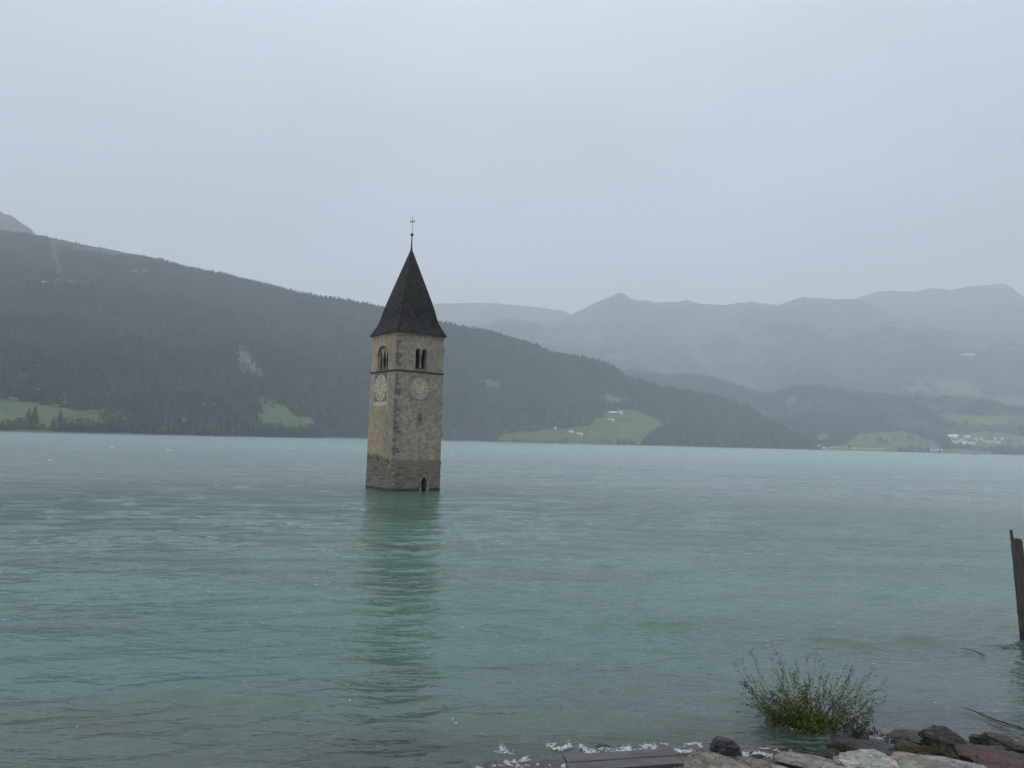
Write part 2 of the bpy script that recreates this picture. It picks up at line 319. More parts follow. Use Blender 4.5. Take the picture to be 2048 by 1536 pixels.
def forest(name, hl, n, hmin, hmax, xr, protos, blobs=0., seed=0, nearshore=None, label='', dens=.0):
    r = np.random.default_rng(seed); P, rows = hl['P'], hl['rows']; nc = P.shape[1]
    PXc = hl['PX'][0]; acc = []; tot = 0
    w0 = np.hypot(P[..., 0], P[..., 1])
    while tot < n:
        m = n*2; u = r.random(m)*(nc-1.001); t = r.random(m)*(rows-1.001)
        i, j = t.astype(int), u.astype(int); fi, fj = t-i, u-j
        p = P[i, j]*((1-fi)*(1-fj))[:, None]+P[i+1, j]*(fi*(1-fj))[:, None]+P[i, j+1]*((1-fi)*fj)[:, None]+P[i+1, j+1]*(fi*fj)[:, None]
        rowstep = (w0[np.minimum(i+1, rows-1), j]-w0[i, j]); wgt = w0[i, j]*rowstep
        ok = (r.random(m) < wgt/np.percentile(w0[1:rows]*np.diff(w0[:rows], axis=0), 99)) & ~hl['clear'][i, j] & ~hl['clear'][np.minimum(i+1, rows-1), j] & (p[:, 2] > 1.5) & (~hl['bare'][i, j] | (r.random(m) < .10))
        qx, qy = proj(p); ok &= ~(((qx < 236) & (qy > 846)) | ((qx > 508) & (qx < 632) & (qy > 846)) | ((qx > 995) & (qx < 1284) & (qy > 874)))
        ok &= (hl['PX'][i, j] > xr[0]) & (hl['PX'][i, j] < xr[1])
        ok &= fbm(p[:, 0]/70, p[:, 1]/70, s=seed+77, o=3)+.35*fbm(p[:, 0]/300, p[:, 1]/300, s=seed+78, o=2) > dens-.42
        acc.append(p[ok]); tot += ok.sum()
        if len(acc) > 60: break
    p = np.concatenate(acc)[:n]; n = len(p)
    hgt = r.uniform(hmin, hmax, n)*(1+.5*fbm(p[:, 0]/80, p[:, 1]/80, s=seed+9, o=3))*(.75+.5*r.random(n)**2)*np.clip(1.12-p[:, 2]/900, .6, 1.1); rot = r.random(n)*6.283; wid = r.uniform(.85, 1.35, n)
    low = fbm(p[:, 0]/350, p[:, 1]/350, s=seed+5, o=3); mid = fbm(p[:, 0]/60, p[:, 1]/60, s=seed+6, o=2)
    col = np.array(FOREST)*(1+.45*mid[:, None])*(1+.55*fbm(p[:, 0]/160, p[:, 1]/240, s=seed+8, o=4)[:, None])*r.uniform(.6, 1.5, (n, 1)) + np.clip(low*1.6, 0, 1)[:, None]*np.array([.014, .007, .012])
    isb = (r.random(n) < blobs*np.clip(1.6-p[:, 2]/80, .12, 1.6)) if blobs else np.zeros(n, bool)
    col[isb] = col[isb]*np.array([1.9, 2.1, 1.5])+.006
    Vs, Fs, Cs, off = [], [], [], 0
    for grp, pro in ((~isb, protos), (isb, PROTO_B)):
        ids = np.nonzero(grp)[0]; kk = r.integers(0, len(pro), len(ids))
        for k in range(len(pro)):
            q = ids[kk == k]
            if not len(q): continue
            V, Fc = pro[k]; c, s_ = np.cos(rot[q])[:, None], np.sin(rot[q])[:, None]
            hh = hgt[q][:, None]*(.62 if pro is PROTO_B else 1); ww = hh*wid[q][:, None]
            x = (V[None, :, 0]*c-V[None, :, 1]*s_)*ww+p[q, 0][:, None]; y = (V[None, :, 0]*s_+V[None, :, 1]*c)*ww+p[q, 1][:, None]; z = V[None, :, 2]*hh+p[q, 2][:, None]-.04*hh
            Vs.append(np.stack([x, y, z], -1).reshape(-1, 3)); Fs.append((Fc[None]+(np.arange(len(q))*len(V))[:, None, None]+off).reshape(-1, Fc.shape[1]))
            Cs.append(np.repeat(col[q], len(V), 0)); off += len(q)*len(V)
    o = mesh_np(name, np.concatenate(Vs), np.concatenate(Fs), M['forest'], False, cols=np.concatenate(Cs))
    return tag(o, label, 'forest', None, 'stuff')
forest('forest', h1, 85000, 8.5, 14.5, (-180, 1640), PROTO_N, .10, 1, label='dark dense conifer forest covering the big slope behind the tower', dens=-.25)
forest('forest', h2, 12000, 10, 16, (1080, 1720), PROTO_F, .0, 2, label='hazy conifer wood on the low middle hill right of the farms')
forest('forest', h3, 22000, 9.5, 15.5, (1480, 2200), PROTO_F, .12, 3, label='hazy forest on the hill above the village at far right', dens=.25)
forest('forest', h4, 16000, 12, 20, (1440, 2200), PROTO_F, .0, 4, label='pale hazy forest high on the far right spur', dens=.30)
forest('forest', h5, 8000, 12, 20, (880, 1440), PROTO_F, .0, 5, label='pale hazy forest on the far valley side behind the wooded slope', dens=.25)

# ------------------------------------------------------------------ single trees on the far shore
M['bark'] = simple('bark', (.07, .055, .04), .4, 8, .9, .02)
def leafmat(name, col):
    t = NT(name); oi = t.n('ShaderNodeObjectInfo').outputs['Random']; f = t.noise(t.co(), 1.2, 4, .6)
    c = t.mix(t.rng(f, .3, .7), tuple(q*.65 for q in col), tuple(q*1.4 for q in col)); c = t.mix(1., c, t.ramp(oi, (0, .7), (1, 1.35)), 'MULTIPLY')
    return t.pbr(c, .85, None, **{'Specular_IOR_Level': .2})
M['needles'] = leafmat('needles', (.020, .032, .024)); M['broadleaf'] = leafmat('broad_leaves', (.045, .065, .035))
def conifer(h, seed, wd=.2):
    r = random.Random(seed); root = empty('conifer_tree', (0, 0, 0))
    t = MB(); t.tube([(0, 0, -.6), (0, 0, h*.4), (0, 0, h*.97)], [h*.02, h*.013, h*.003], 6); t.build('trunk', M['bark'], root)
    c = MB(); n = 19
    for k in range(n):
        z = h*(.07+.88*(k/n)); R = h*wd*(1-k/n)**.8+h*.012; m = 15 if k < 12 else 9
        for q in range(m):
            a = r.uniform(0, 6.283); L = R*r.uniform(.55, 1.15); w = L*.3; dx, dy = math.cos(a), math.sin(a)
            dz = -L*r.uniform(.1, .45); z2 = z+r.uniform(-.02, .02)*h
            c.add([(0, 0, z2+h*.05), (dx*L*.6-dy*w, dy*L*.6+dx*w, z2+dz*.5), (dx*L, dy*L, z2+dz), (dx*L*.6+dy*w, dy*L*.6-dx*w, z2+dz*.5), (dx*L*.5, dy*L*.5, z2+dz*.2-h*.03)],
                  [(0, 1, 2), (0, 2, 3), (0, 4, 1), (1, 4, 2), (2, 4, 3), (3, 4, 0)])
    me = c.build('crown', M['needles'], root); return root
def broadleaf(h, seed, wd=.34):
    r = random.Random(seed); root = empty('broadleaf_tree', (0, 0, 0))
    t = MB(); t.tube([(0, 0, -.6), (0, 0, h*.35), (0, 0, h*.8)], [h*.025, h*.018, h*.005], 6)
    for q in range(5):
        a = r.uniform(0, 6.28); t.tube([(0, 0, h*(.2+.08*q)), (math.cos(a)*h*.2, math.sin(a)*h*.2, h*(.45+.08*q))], [h*.01, h*.004], 5)
    t.build('trunk', M['bark'], root); c = MB()
    for q in range(22):
        a = r.uniform(0, 6.28); zz = r.uniform(.18, .92); rr = wd*math.sqrt(max(.02, 1-((zz-.5)/.5)**2))*r.uniform(.3, .95)
        cx, cy, cz = math.cos(a)*rr*h, math.sin(a)*rr*h, zz*h; cr = h*r.uniform(.08, .15)
        for k in range(26):
            v = Vector((r.gauss(0, 1), r.gauss(0, 1), r.gauss(0, .8))).normalized()*cr*r.uniform(.5, 1.1)+Vector((cx, cy, cz)); s = h*r.uniform(.018, .04)
            u1 = Vector((r.gauss(0, 1), r.gauss(0, 1), r.gauss(0, 1))).normalized(); u2 = u1.orthogonal().normalized()
            c.add([v-u1*s, v+u2*s*.8, v+u1*s, v-u2*s*.8], [(0, 1, 2, 3)])
    c.build('crown', M['broadleaf'], root); return root
_con = [conifer(10, 3, .27), conifer(10, 4, .31), conifer(10, 5, .36)]; _bro = [broadleaf(8, 6), broadleaf(8, 7, .42)]
_used = set()
def plant(px, py, hpx, hl, lib, k, label, group=None, cat='tree', name=None):
    p = on_hill(hl, px, py)
    if p is None: return
    src = lib[int(k) % len(lib)]; base = 10 if lib is _con else 8
    if src.name in _used: o = copy_tree(src)
    else: _used.add(src.name); o = src
    D = math.hypot(p.x, p.y); s = hpx*D/F_PX/base
    o.location = p; o.scale = (s, s, s); o.rotation_euler = (0, 0, random.uniform(0, 6.28))
    tag(o, label, cat, group); return o
plant(57, 838, 19, h1, _con, 2, 'shorter rounded dark conifer of the pair on the left meadow', None)
plant(69, 841, 26, h1, _con, 1, 'taller dark conifer of the pair on the left meadow', None)
plant(120, 845, 23, h1, _con, 1, 'single dark conifer alone on the right half of the left meadow', None)
for px in (2, 6, 11, 15, 20, 24, 28, 33, 37, 41, 46, 50, 55, 59, 64, 68, 73):
    plant(px, 858, random.uniform(14, 21), h1, _bro if random.random() < .45 else _con, int(px), 'dark tree in the shoreline row at the left edge below the meadow', 'shoreline trees left of the meadow pair')
for px, py, hp in ((515, 822, 17), (522, 826, 16), (530, 808, 14), (537, 803, 9), (545, 818, 12)): plant(px, py, hp, h1, _con if px < 540 else _bro, px, 'dark tree on the upper left rim of the small pale meadow', 'trees on the rim of the small pale meadow')
plant(84, 860.5, 14, h1, _bro, 0, 'low bushy tree alone at the shore left of the tall one', None)
plant(106, 861, 25, h1, _con, 1, 'tallest pointed tree of the shoreline below the left meadow', None)
for px in range(119, 236, 4):
    plant(px, 861.5+.02*(px-121), random.uniform(15, 24), h1, _con if random.random() < .8 else _bro, int(px), 'dark tree in the dense shoreline row along the right half of left meadow', 'shoreline trees right half of left meadow')
for px in range(510, 642, 4):
    plant(px+random.uniform(-2, 2), 872+.012*(px-512), random.uniform(17, 29) if px < 570 or px > 600 else random.uniform(15, 20), h1, _con, px, 'dark pointed conifer at the shore below the small pale meadow', 'shoreline conifers below the small pale meadow')
for px in (1028, 1033, 1040, 1049, 1055, 1088, 1094, 1100, 1104, 1108, 1121, 1128, 1132, 1172, 1179, 1186, 1203, 1209, 1216, 1221):
    plant(px, 884.5+.018*(px-1028), random.uniform(6, 11), h1, _con if random.random() < .6 else _bro, px, 'little dark tree at the shore below the farm meadow', 'shoreline trees below the farm meadow')
for px in (1236, 1241, 1246, 1251, 1257, 1262, 1268):
    plant(px, 888+.018*(px-1236), random.uniform(8, 15), h1, _bro if px % 2 else _con, px, 'dark tree of the clump at the shore right of the farm meadow', 'clump of shoreline trees right of the farm meadow')
plant(1182, 853, 11, h1, _bro, 0, 'round tree at the left rim of the farm meadow', None)
plant(1288, 838, 7, h1, _bro, 1, 'small round tree at the upper right rim of the farm meadow', None)
plant(1187, 878, 6, h1, _bro, 1, 'low bush standing alone on the lower farm meadow', None, 'bush')
for px, py, hp in ((80, 474, 4), (89, 476, 4.5)): plant(px, py, hp, h1, _bro, 0, 'tiny bush on the bare ridge line left of the mast', 'ridge bushes left of the mast', 'bush')
for px, py, hp in ((108.5, 479, 4.6), (112, 479.5, 4.4), (115, 480, 4)): plant(px, py, hp, h1, _con, px, 'tiny tree of the three on the bare ridge right of the mast', 'three ridge trees right of the mast')
for px, py, hp in ((1751, 876, 8), (1760, 888, 16), (1772, 893, 14), (1730, 883, 8), (1738, 884, 7), (1788, 884, 8), (1818, 882, 12), (1825, 880, 9), (1842, 890, 12), (1855, 893, 10), (1640, 889, 10), (1932, 852, 11), (1905, 852, 9), (1998, 884, 10), (2020, 892, 12), (1700, 898, 9)):
    plant(px, py, hp, h3, _bro, int(px), 'hazy round tree among the lakeside fields at far right', 'trees among the far right lakeside fields')
rb = random.Random(88)
for poly, hl, n_, lb, gp in ((FIELDS[2], h1, 46, 'small dark bush on the ragged rim of the farm meadow', 'bushes on the rim of the farm meadow'), (FIELDS[4], h3, 30, 'hazy bush on the rim of the lakeside field right of the wooded slope', 'bushes round the lakeside field'),
                             (FIELDS[6], h3, 26, 'hazy bush on the rim of the terrace field above the village', 'bushes round the terrace field'), (FIELDS[0], h1, 16, 'bush on the upper rim of the left meadow', 'bushes on the rim of the left meadow'), (FIELDS[10], h3, 18, 'hazy bush among the village houses', 'bushes among the village houses')):
    for k in range(n_):
        i_ = rb.randrange(len(poly)); f_ = rb.random(); (x1, y1), (x2, y2) = poly[i_], poly[(i_+1) % len(poly)]; px, py = x1+(x2-x1)*f_+rb.gauss(0, 3), y1+(y2-y1)*f_+rb.gauss(0, 1.5)
        if -5 < px < 2050: plant(px, py, rb.uniform(3.5, 8.5), hl, _bro if rb.random() < .7 else _con, rb.randrange(6), lb, gp, 'bush')
for px, py in ((1232, 842), (1237, 842.5), (1243, 843), (1249, 843.5), (1255, 843.5), (1261, 843), (1268, 843)):
    plant(px, py, 4.5, h1, _bro, int(px), 'dark hedge shrub in the row right of the middle farmhouse', 'hedge shrubs right of the middle farmhouse', 'shrub')
for px, py in ((1166, 871), (1171, 871.5), (1176, 872)): plant(px, py, 5, h1, _bro, int(px), 'dark shrub right of the lower white house with dark roof', 'shrubs beside the lower dark roofed house', 'shrub')

# ------------------------------------------------------------------ houses, cars, boats
M['white'] = simple('white_render', (.78, .78, .76), .06, .8, .85); M['cream'] = simple('cream_render', (.62, .60, .54), .08, .8, .85)
M['slate'] = simple('roof_dark', (.07, .065, .065), .3, 2, .7); M['greyroof'] = simple('roof_grey', (.30, .30, .31), .2, 2, .6); M['paleroof'] = simple('roof_pale', (.6, .61, .62), .12, 2, .5)
M['glassdark'] = simple('dark_glass', (.03, .035, .04), .2, 2, .15); M['timber'] = simple('timber', (.09, .065, .045), .35, 5, .85)
def house(name, px, py, wpx, hl, label, cat='house', wall='white', roof='slate', hw=.42, rh=.28, dep=.7, gable_front=False, rz=None, nwin=3, group=None, lower=None, D=None):
    p = on_hill(hl, px, py) if D is None else at_d(px, py, D)
    D = math.hypot(p.x, p.y); w = wpx*D/F_PX; d = w*dep; h = w*hw; r = w*rh
    root = empty(name, (p.x, p.y, p.z), math.atan2(-p.x, p.y) if rz is None else rz); tag(root, label, cat, group)
    b = MB(); b.box((0, d/2, (h-3)/2), (w, d, h+3))
    if gable_front: b.add([(-w/2, 0, h), (w/2, 0, h), (0, 0, h+r), (-w/2, d, h), (w/2, d, h), (0, d, h+r)], [(0, 1, 2), (3, 5, 4)])
    elif r > .3: b.add([(-w/2, 0, h), (-w/2, d, h), (-w/2, d/2, h+r), (w/2, 0, h), (w/2, d, h), (w/2, d/2, h+r)], [(0, 1, 2), (3, 5, 4)])
    b.build('wall', M[wall], root)
    if lower: q = MB(); q.box((0, -.06, h*.2), (w*1.02, .14, h*.4)); q.build('base', M[lower], root)
    t = MB(); o = .06*w; th = .35
    if gable_front:
        for s in (-1, 1):
            a = Vector((s*(w/2+o), -o, h-o*r/(w/2))); c = Vector((0, -o, h+r)); L = d+2*o
            t.add([a, c, c+Vector((0, L, 0)), a+Vector((0, L, 0))]+[v+Vector((0, 0, th)) for v in (a, c, c+Vector((0, L, 0)), a+Vector((0, L, 0)))],
                  [(0, 1, 2, 3), (4, 7, 6, 5), (0, 4, 5, 1), (1, 5, 6, 2), (2, 6, 7, 3), (3, 7, 4, 0)])
    elif r > .3:
        for s in (-1, 1):
            a = Vector((-w/2-o, d/2+s*(d/2+o), h-o*r/(d/2))); c = Vector((-w/2-o, d/2, h+r)); L = w+2*o
            t.add([a, c, c+Vector((L, 0, 0)), a+Vector((L, 0, 0))]+[v+Vector((0, 0, th)) for v in (a, c, c+Vector((L, 0, 0)), a+Vector((L, 0, 0)))],
                  [(0, 1, 2, 3), (4, 7, 6, 5), (0, 4, 5, 1), (1, 5, 6, 2), (2, 6, 7, 3), (3, 7, 4, 0)])
    else: t.box((0, d/2, h+.2), (w+2*o, d+2*o, .4))
    rf = t.build('roof', M[roof], root)
    if nwin > 1 and r > .3: c = MB(); c.box((w*.2, d*.6, h+r), (.8, .8, 2.2)); c.build('chimney', M[wall], rf)
    for k in range(nwin):
        q = MB(); x = (k+.5)/nwin*w-w/2; q.box((x, -.05, h*.62), (w*.28/nwin, .1, h*.3)); q.build('window', M['glassdark'], root)
    if nwin: q = MB(); q.box((w*.08, -.05, h*.15), (w*.09, .12, h*.3)); q.build('door', M['timber'], root)
    return root
house('farm_barn', 1222, 827, 20, h1, 'long low barn with pale roof, upper row of the hillside farm', 'barn', 'timber', 'paleroof', .10, .12, .5, nwin=2)
house('farmhouse', 1241, 827.5, 9, h1, 'small white house right of the long barn in the upper farm row', wall='white', roof='greyroof', hw=.42, rh=.2, nwin=3)
house('farmhouse', 1220, 840, 17, h1, 'wide white farmhouse with dark roof in the middle of the meadow', hw=.26, rh=.22, dep=.5, nwin=5)
house('farm_shed', 1200, 839, 6, h1, 'small white shed left of the wide middle farmhouse', 'shed', hw=.3, rh=.15, nwin=1)
house('white_house', 1142, 867, 12, h1, 'white gabled house on the lower meadow, left of the pair', gable_front=True, roof='paleroof', hw=.3, rh=.3, nwin=2, lower='timber')
house('white_house', 1159, 869.5, 13, h1, 'white house with dark roof on the lower meadow, right of the pair', hw=.4, rh=.3, nwin=3)
house('wayside_chapel', 1111, 858.5, 5, h1, 'tiny white pointed chapel at the wood edge left of the lower houses', 'chapel', gable_front=True, roof='white', hw=.35, rh=.8, nwin=1)
house('field_hut', 1182, 864, 4, h1, 'tiny white hut alone on the meadow right of the lower houses', 'hut', hw=.35, rh=.1, nwin=1)
house('mountain_hut', 100, 565.5, 22, h1, 'long low white building at the foot of the ski run high on the left', 'building', hw=.09, rh=.03, dep=.4, nwin=4)
house('lakeside_hotel', 1632, 896.5, 20, h3, 'long white lakeside building at the tip of the wooded slope', 'building', 'white', 'greyroof', .24, .08, .5, nwin=6)
house('boat_shed', 1645, 897.5, 10, h3, 'low white shed right of the long lakeside building', 'shed', 'white', 'paleroof', .2, .1, .5, nwin=2)
VIL = [(1906, 878, 13, 'topmost white house at the left end of the village', 'paleroof', .36), (1935, 876, 8, 'small pale house on the upper edge above the village centre', 'paleroof', .3), (1909, 885.5, 12, 'white house at the lower left corner of the village', 'slate', .42),
       (1923, 883.5, 9, 'pale house left of the village centre', 'greyroof', .34), (1935, 884, 9, 'pale dark roofed house in the village centre', 'slate', .36), (1943, 888, 11, 'largest white house low in the middle of the village', 'slate', .45), (1930, 889.5, 8, 'white house at the bottom centre of the village', 'paleroof', .34),
       (1951, 881.5, 6, 'narrow white house right of the village centre', 'slate', .8), (1962, 879, 5, 'tiny white house between the village centre and the flat roofed block', 'greyroof', .4), (1997, 879.5, 14, 'white house at the upper right end of the village', 'slate', .38)]
for px, py, w, lb, rf, hw in VIL: house('village_house', px, py, w, h3, lb, roof=rf, hw=hw, rh=.22, nwin=3, group='houses of the far right village')
house('flat_building', 1983, 885, 25, h3, 'long white flat roofed block at the right of the village', 'building', 'white', 'paleroof', .15, .0, .4, nwin=7)
house('storage_shed', 1863, 902, 14, h3, 'low pale shed near the water left of the village, left of two', 'shed', 'cream', 'greyroof', .16, .06, .5, nwin=2)
house('storage_shed', 1878, 902.5, 12, h3, 'low pale shed near the water left of the village, right of two', 'shed', 'cream', 'paleroof', .2, .06, .5, nwin=2)
for px, w in ((1924, 5), (1932, 6), (1941, 7), (1948, 5)): house('hamlet_house', px, 711, w, h4, 'tiny pale house high on the far right spur, hardly visible in haze', roof='greyroof', hw=.4, rh=.25, nwin=0, group='houses of the high hamlet', cat='house')
def car_proto():
    root = empty('parked_van', (0, 0, 0)); b = MB(); b.box((0, 0, 1.35), (5.6, 2.1, 1.9)); b.box((-2.3, 0, .9), (1.6, 2.05, 1.0)); b.build('body', M['white'], root, bevel=.1)
    for x in (-1.9, 1.7):
        for y in (-.95, .95): w = MB(); w.tube([(x, y-.12, .35), (x, y+.12, .35)], .36, 10); w.build('wheel', M['glassdark'], root)
    w = MB(); w.box((-.2, -1.06, 1.75), (3.6, .05, .55)); w.build('window', M['glassdark'], root); return root
_car = car_proto(); first = True
for k in range(17):
    px = 1652+k*6.9+random.uniform(-1.6, 1.6); p = on_hill(h3, px, 895.6+.026*(px-1652))
    o = _car if first else copy_tree(_car); first = False
    o.location = p; o.rotation_euler = (0, 0, math.atan2(-p.x, p.y)+random.choice((0, math.pi))+random.uniform(-.3, .3))
    s = random.uniform(.8, 1.15); o.scale = (s, s, s)
    tag(o, 'white van parked in the row along the far right lakeshore', 'van', 'vans parked along the far lakeshore')
def boat(px, py, wpx, label):
    p = at_z(px, py, 0); L = wpx*math.hypot(p.x, p.y)/F_PX; root = empty('boat', p, math.atan2(-p.x, p.y)); b = MB()
    sec = [(-.5, .12, .05), (-.3, .16, .0), (0, .17, 0), (.3, .12, .01), (.5, .005, .08)]; vs = []
    for x, hw_, zb in sec: vs += [(x*L, -hw_*L, .16*L), (x*L, -hw_*L*.6, zb*L-.05*L), (x*L, hw_*L*.6, zb*L-.05*L), (x*L, hw_*L, .16*L)]
    fs = [(i*4+k, i*4+(k+1) % 4, (i+1)*4+(k+1) % 4, (i+1)*4+k) for i in range(4) for k in range(4)]+[(0, 3, 2, 1), (16, 17, 18, 19)]
    b.add(vs, fs); b.build('hull', M['slate'], root); c = MB(); c.box((-.12*L, 0, .24*L), (.3*L, .22*L, .18*L)); c.build('cabin', M['greyroof'], root); return tag(root, label, 'boat')
boat(1951, 909.2, 7, 'small dark boat on the water below the far right village')
b_ = at_z(1098, 893, 0); bu = empty('buoy', b_); q = MB(); q.lathe([(0, -.3), (.45, -.2), (.62, .15), (.45, .5), (.12, .72), (.1, 1.0), (0, 1.02)], n=12); q.build('float', M['slate'], bu, True); q = MB(); q.tube([(0, 0, 1), (0, 0, 1.3)], .05); q.build('mast', M['slate'], bu)
tag(bu, 'small dark buoy floating right of the tower near the far shore', 'buoy')
b_ = at_z(1866, 907.5, 0); bu = empty('marker_pole', b_); q = MB(); q.tube([(0, 0, -2), (0, 0, 4)], .25, 8); q.build('pole', M['slate'], bu); q = MB(); q.box((0, 0, 4.2), (1, 1, .8)); q.build('top_mark', M['slate'], bu); tag(bu, 'thin marker pole in the far water left of the village', 'pole')
M['steel'] = simple('galvanised_steel', (.35, .36, .37), .2, 3, .5)
p = on_hill(h1, 94.3, 477); o = empty('lift_mast', p); q = MB(); q.tube([(0, 0, -1), (0, 0, 11)], [.4, .3], 8); q.build('mast', M['slate'], o); q = MB(); q.box((0, 0, 10.7), (6.5, .5, .5)); q.box((0, 0, 5.4), (4, .35, .35)); q.build('crossarm', M['slate'], o); tag(o, 'thin lift mast with crossarm on the bare ridge at upper left', 'mast')
p = on_hill(h1, 1335, 851); o = empty('power_pole', p); q = MB(); q.tube([(0, 0, -1), (0, 0, 20)], [.5, .35], 8); q.build('pole', M['steel'], o); q = MB(); q.box((-2.4, 0, 19.2), (8, .6, .6)); q.build('crossarm', M['steel'], o); tag(o, 'pale power pole at the right rim of the farm meadow', 'pole')
def ribbon(name, pts, hl, w, m, dz=.6):
    vs = []
    for px, py in pts:
        p = on_hill(hl, px, py); vs.append(p+Vector((0, 0, dz)))
    V = []; Fs = []
    for p in vs:
        u = Vector((p.x, p.y, 0)).normalized(); V += [p-u*w/2-Vector((0, 0, w*.32)), p+u*w/2+Vector((0, 0, .3)), p+u*w/2-Vector((0, 0, 3)), p-u*w/2-Vector((0, 0, 3+w*.32))]
    for i in range(len(vs)-1):
        for k in range(4): Fs.append((i*4+k, i*4+(k+1) % 4, i*4+4+(k+1) % 4, i*4+4+k))
    b = MB(); b.add(V, Fs); return tag(b.build(name, m), kind='structure')
M['asphalt'] = simple('pale_asphalt', (.34, .34, .35), .15, .3, .8)
ribbon('road', [(-60, 788), (-30, 791.5), (0, 794.5), (25, 797), (50, 800), (80, 804.5), (105, 809), (130, 813.5), (152, 817)], h1, 5, M['asphalt'])
ribbon('path', [(176, 820.5), (190, 822.5), (208, 824)], h1, 5, M['asphalt']); ribbon('path', [(244, 825.5), (258, 826.5), (276, 827)], h1, 5, M['asphalt'])

# ------------------------------------------------------------------ shore ground and lake bed (one sheet), water
_sx = np.array([-40, -12] + [at_z(x, y, 0).x for x, y in ((0, 1560), (500, 1556), (900, 1541), (1100, 1508), (1400, 1503), (1700, 1490), (1850, 1482), (2048, 1480))] + [30, 60])
_sy = np.array([6.0, 8.5] + [at_z(x, y, 0).y for x, y in ((0, 1560), (500, 1556), (900, 1541), (1100, 1508), (1400, 1503), (1700, 1490), (1850, 1482), (2048, 1480))] + [15, 17])
def ground_z(x, y):
    x = np.asarray(x, float); y = np.asarray(y, float)
    ys = np.interp(x, _sx, _sy); sl = np.interp(x, [-8, 0, 4, 9, 16], [.20, .22, .17, .10, .085])
    q = y-ys
    z = np.where(q > 0, -sl*q, -q*.16-.04)
    far = np.clip((q-14)/30, 0, 1); z = np.where(q > 0, z*(1-far)+np.minimum(z, -3-q*.1)*far, z)
    z = np.maximum(z, -9); z = np.where(q < -14, np.minimum(z, 5.0), z)
    return np.minimum(z, 3.75)+.06*fbm(x*1.3, y*1.3, s=31, o=4)*np.clip(6-np.abs(q), 0, 1)
gx = np.concatenate([np.array([-9000, -4000, -1500, -500, -150, -60, -30]), np.linspace(-20, 24, 230), np.array([34, 60, 150, 500, 1500, 4000, 9000])])
gy = np.concatenate([np.array([-300, -60, -15, -4]), np.linspace(0, 30, 170), np.array([34, 40, 50, 70, 120, 300, 800, 2000, 5000, 9000])])
GX, GY = np.meshgrid(gx, gy); GZ = ground_z(GX, GY); I = np.arange(GX.size).reshape(GX.shape)
t = NT('shore_ground'); v = t.pos(); n1 = t.noise(v, 1.4, 8, .65); n2 = t.voro(v, 9); z = t.n('ShaderNodeSeparateXYZ', {0: v}).outputs[2]
c = t.mix(t.rng(n1, .35, .65), (.075, .068, .060), (.17, .155, .135)); c = t.mix(t.rng(n2, .0, .6), c, (.06, .056, .052))
c = t.mix(t.rng(z, .02, .35), t.mix(.45, c, (.03, .03, .028)), c)
t.pbr(c, t.rng(z, .05, .4, .3, .9), t.bump(t.math('ADD', n1, t.math('MULTIPLY', n2, -.35)), .09))
tag(mesh_np('ground', np.stack([GX, GY, GZ], -1).reshape(-1, 3), np.stack([I[:-1, :-1], I[:-1, 1:], I[1:, 1:], I[1:, :-1]], -1).reshape(-1, 4), t.m, True), kind='structure')

rows_px = np.concatenate([np.arange(760, 330, -.9), np.arange(330, 30, -.42), np.arange(30, .85, -.3)]); WR = H*(F_PX/2)/rows_px
WA = np.radians(np.linspace(-52, 52, 1150))
R2, A2 = np.meshgrid(WR, WA, indexing='ij'); WX, WY = R2*np.sin(A2), R2*np.cos(A2)
dr = np.gradient(WR)[:, None]
wr = np.random.default_rng(11); Zw = np.zeros_like(WX); DX = np.zeros_like(WX); DY = np.zeros_like(WX)
gust = 1+.25*fbm(WX/9, WY/5, s=61, o=3); patch = np.clip(.62+.9*fbm(WX/5.5, WY/2.6, s=64, o=3), .2, 1.1)
for lam in np.geomspace(.34, 7.5, 64):
    lam = lam*wr.uniform(.9, 1.1); th = math.radians(-90+8)+wr.normal(0, .27); k = 2*math.pi/lam; ph = wr.random()*6.283
    w = np.clip((lam/dr-1.3)/1.7, 0, 1); w = w*w*(3-2*w)
    a = lam*.0058*(1.2 if lam > .8 else 1.15)*(1. if lam < 1.6 else .7 if lam < 3 else .15)*(patch if lam < 2.2 else 1.)
    arg = k*(WX*math.cos(th)+WY*math.sin(th))+ph + 1.3*np.sin(.21*WX*wr.uniform(.5, 1.5)+wr.random()*6)
    cosv = np.cos(arg); Zw += a*w*cosv; sn = np.sin(arg)*a*w*.45; DX -= sn*math.cos(th); DY -= sn*math.sin(th)
GZw = ground_z(WX, WY); depth = np.clip(-GZw, -1, 9); shore = np.clip(.35+depth*1.1, .25, 1)
Zw = Zw*gust*shore; DX *= gust*shore; DY *= gust*shore
I = np.arange(WX.size).reshape(WX.shape)
lod = np.clip((R2-18)/90, 0, 1)
t = NT('lake_water'); v = t.pos()
dp = t.attr('depth'); silt = t.noise(t.pos((.10, .32, 1)), 1.0, 5, .6); silt2 = t.noise(t.pos((.9, 1.6, 1)), 1.0, 5, .6)
dpw = t.math('ADD', dp, t.math('MULTIPLY_ADD', silt, 2.0, -1.0)); dpw = t.math('ADD', dpw, t.math('MULTIPLY_ADD', silt2, .5, -.25))
deep = t.mix(t.rng(t.noise(t.pos((.012, .03, 1)), 1.0, 4, .55), .35, .65), (.044, .118, .092), (.062, .146, .119))
deep = t.mix(t.rng(t.noise(t.pos((.05, .13, 1)), 1.0, 4, .55), .42, .62), deep, (.038, .100, .073))
deep = t.mix(t.rng(t.n('ShaderNodeSeparateXYZ', {0: t.pos()}).outputs[1], 25, 380), deep, (.118, .275, .245))   # far water painted brighter turquoise, standing in for sky reflected off waves
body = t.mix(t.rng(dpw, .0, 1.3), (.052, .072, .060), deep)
ws = (1.0, 3.2, 1.0); wrot = (0, 0, math.radians(-7))
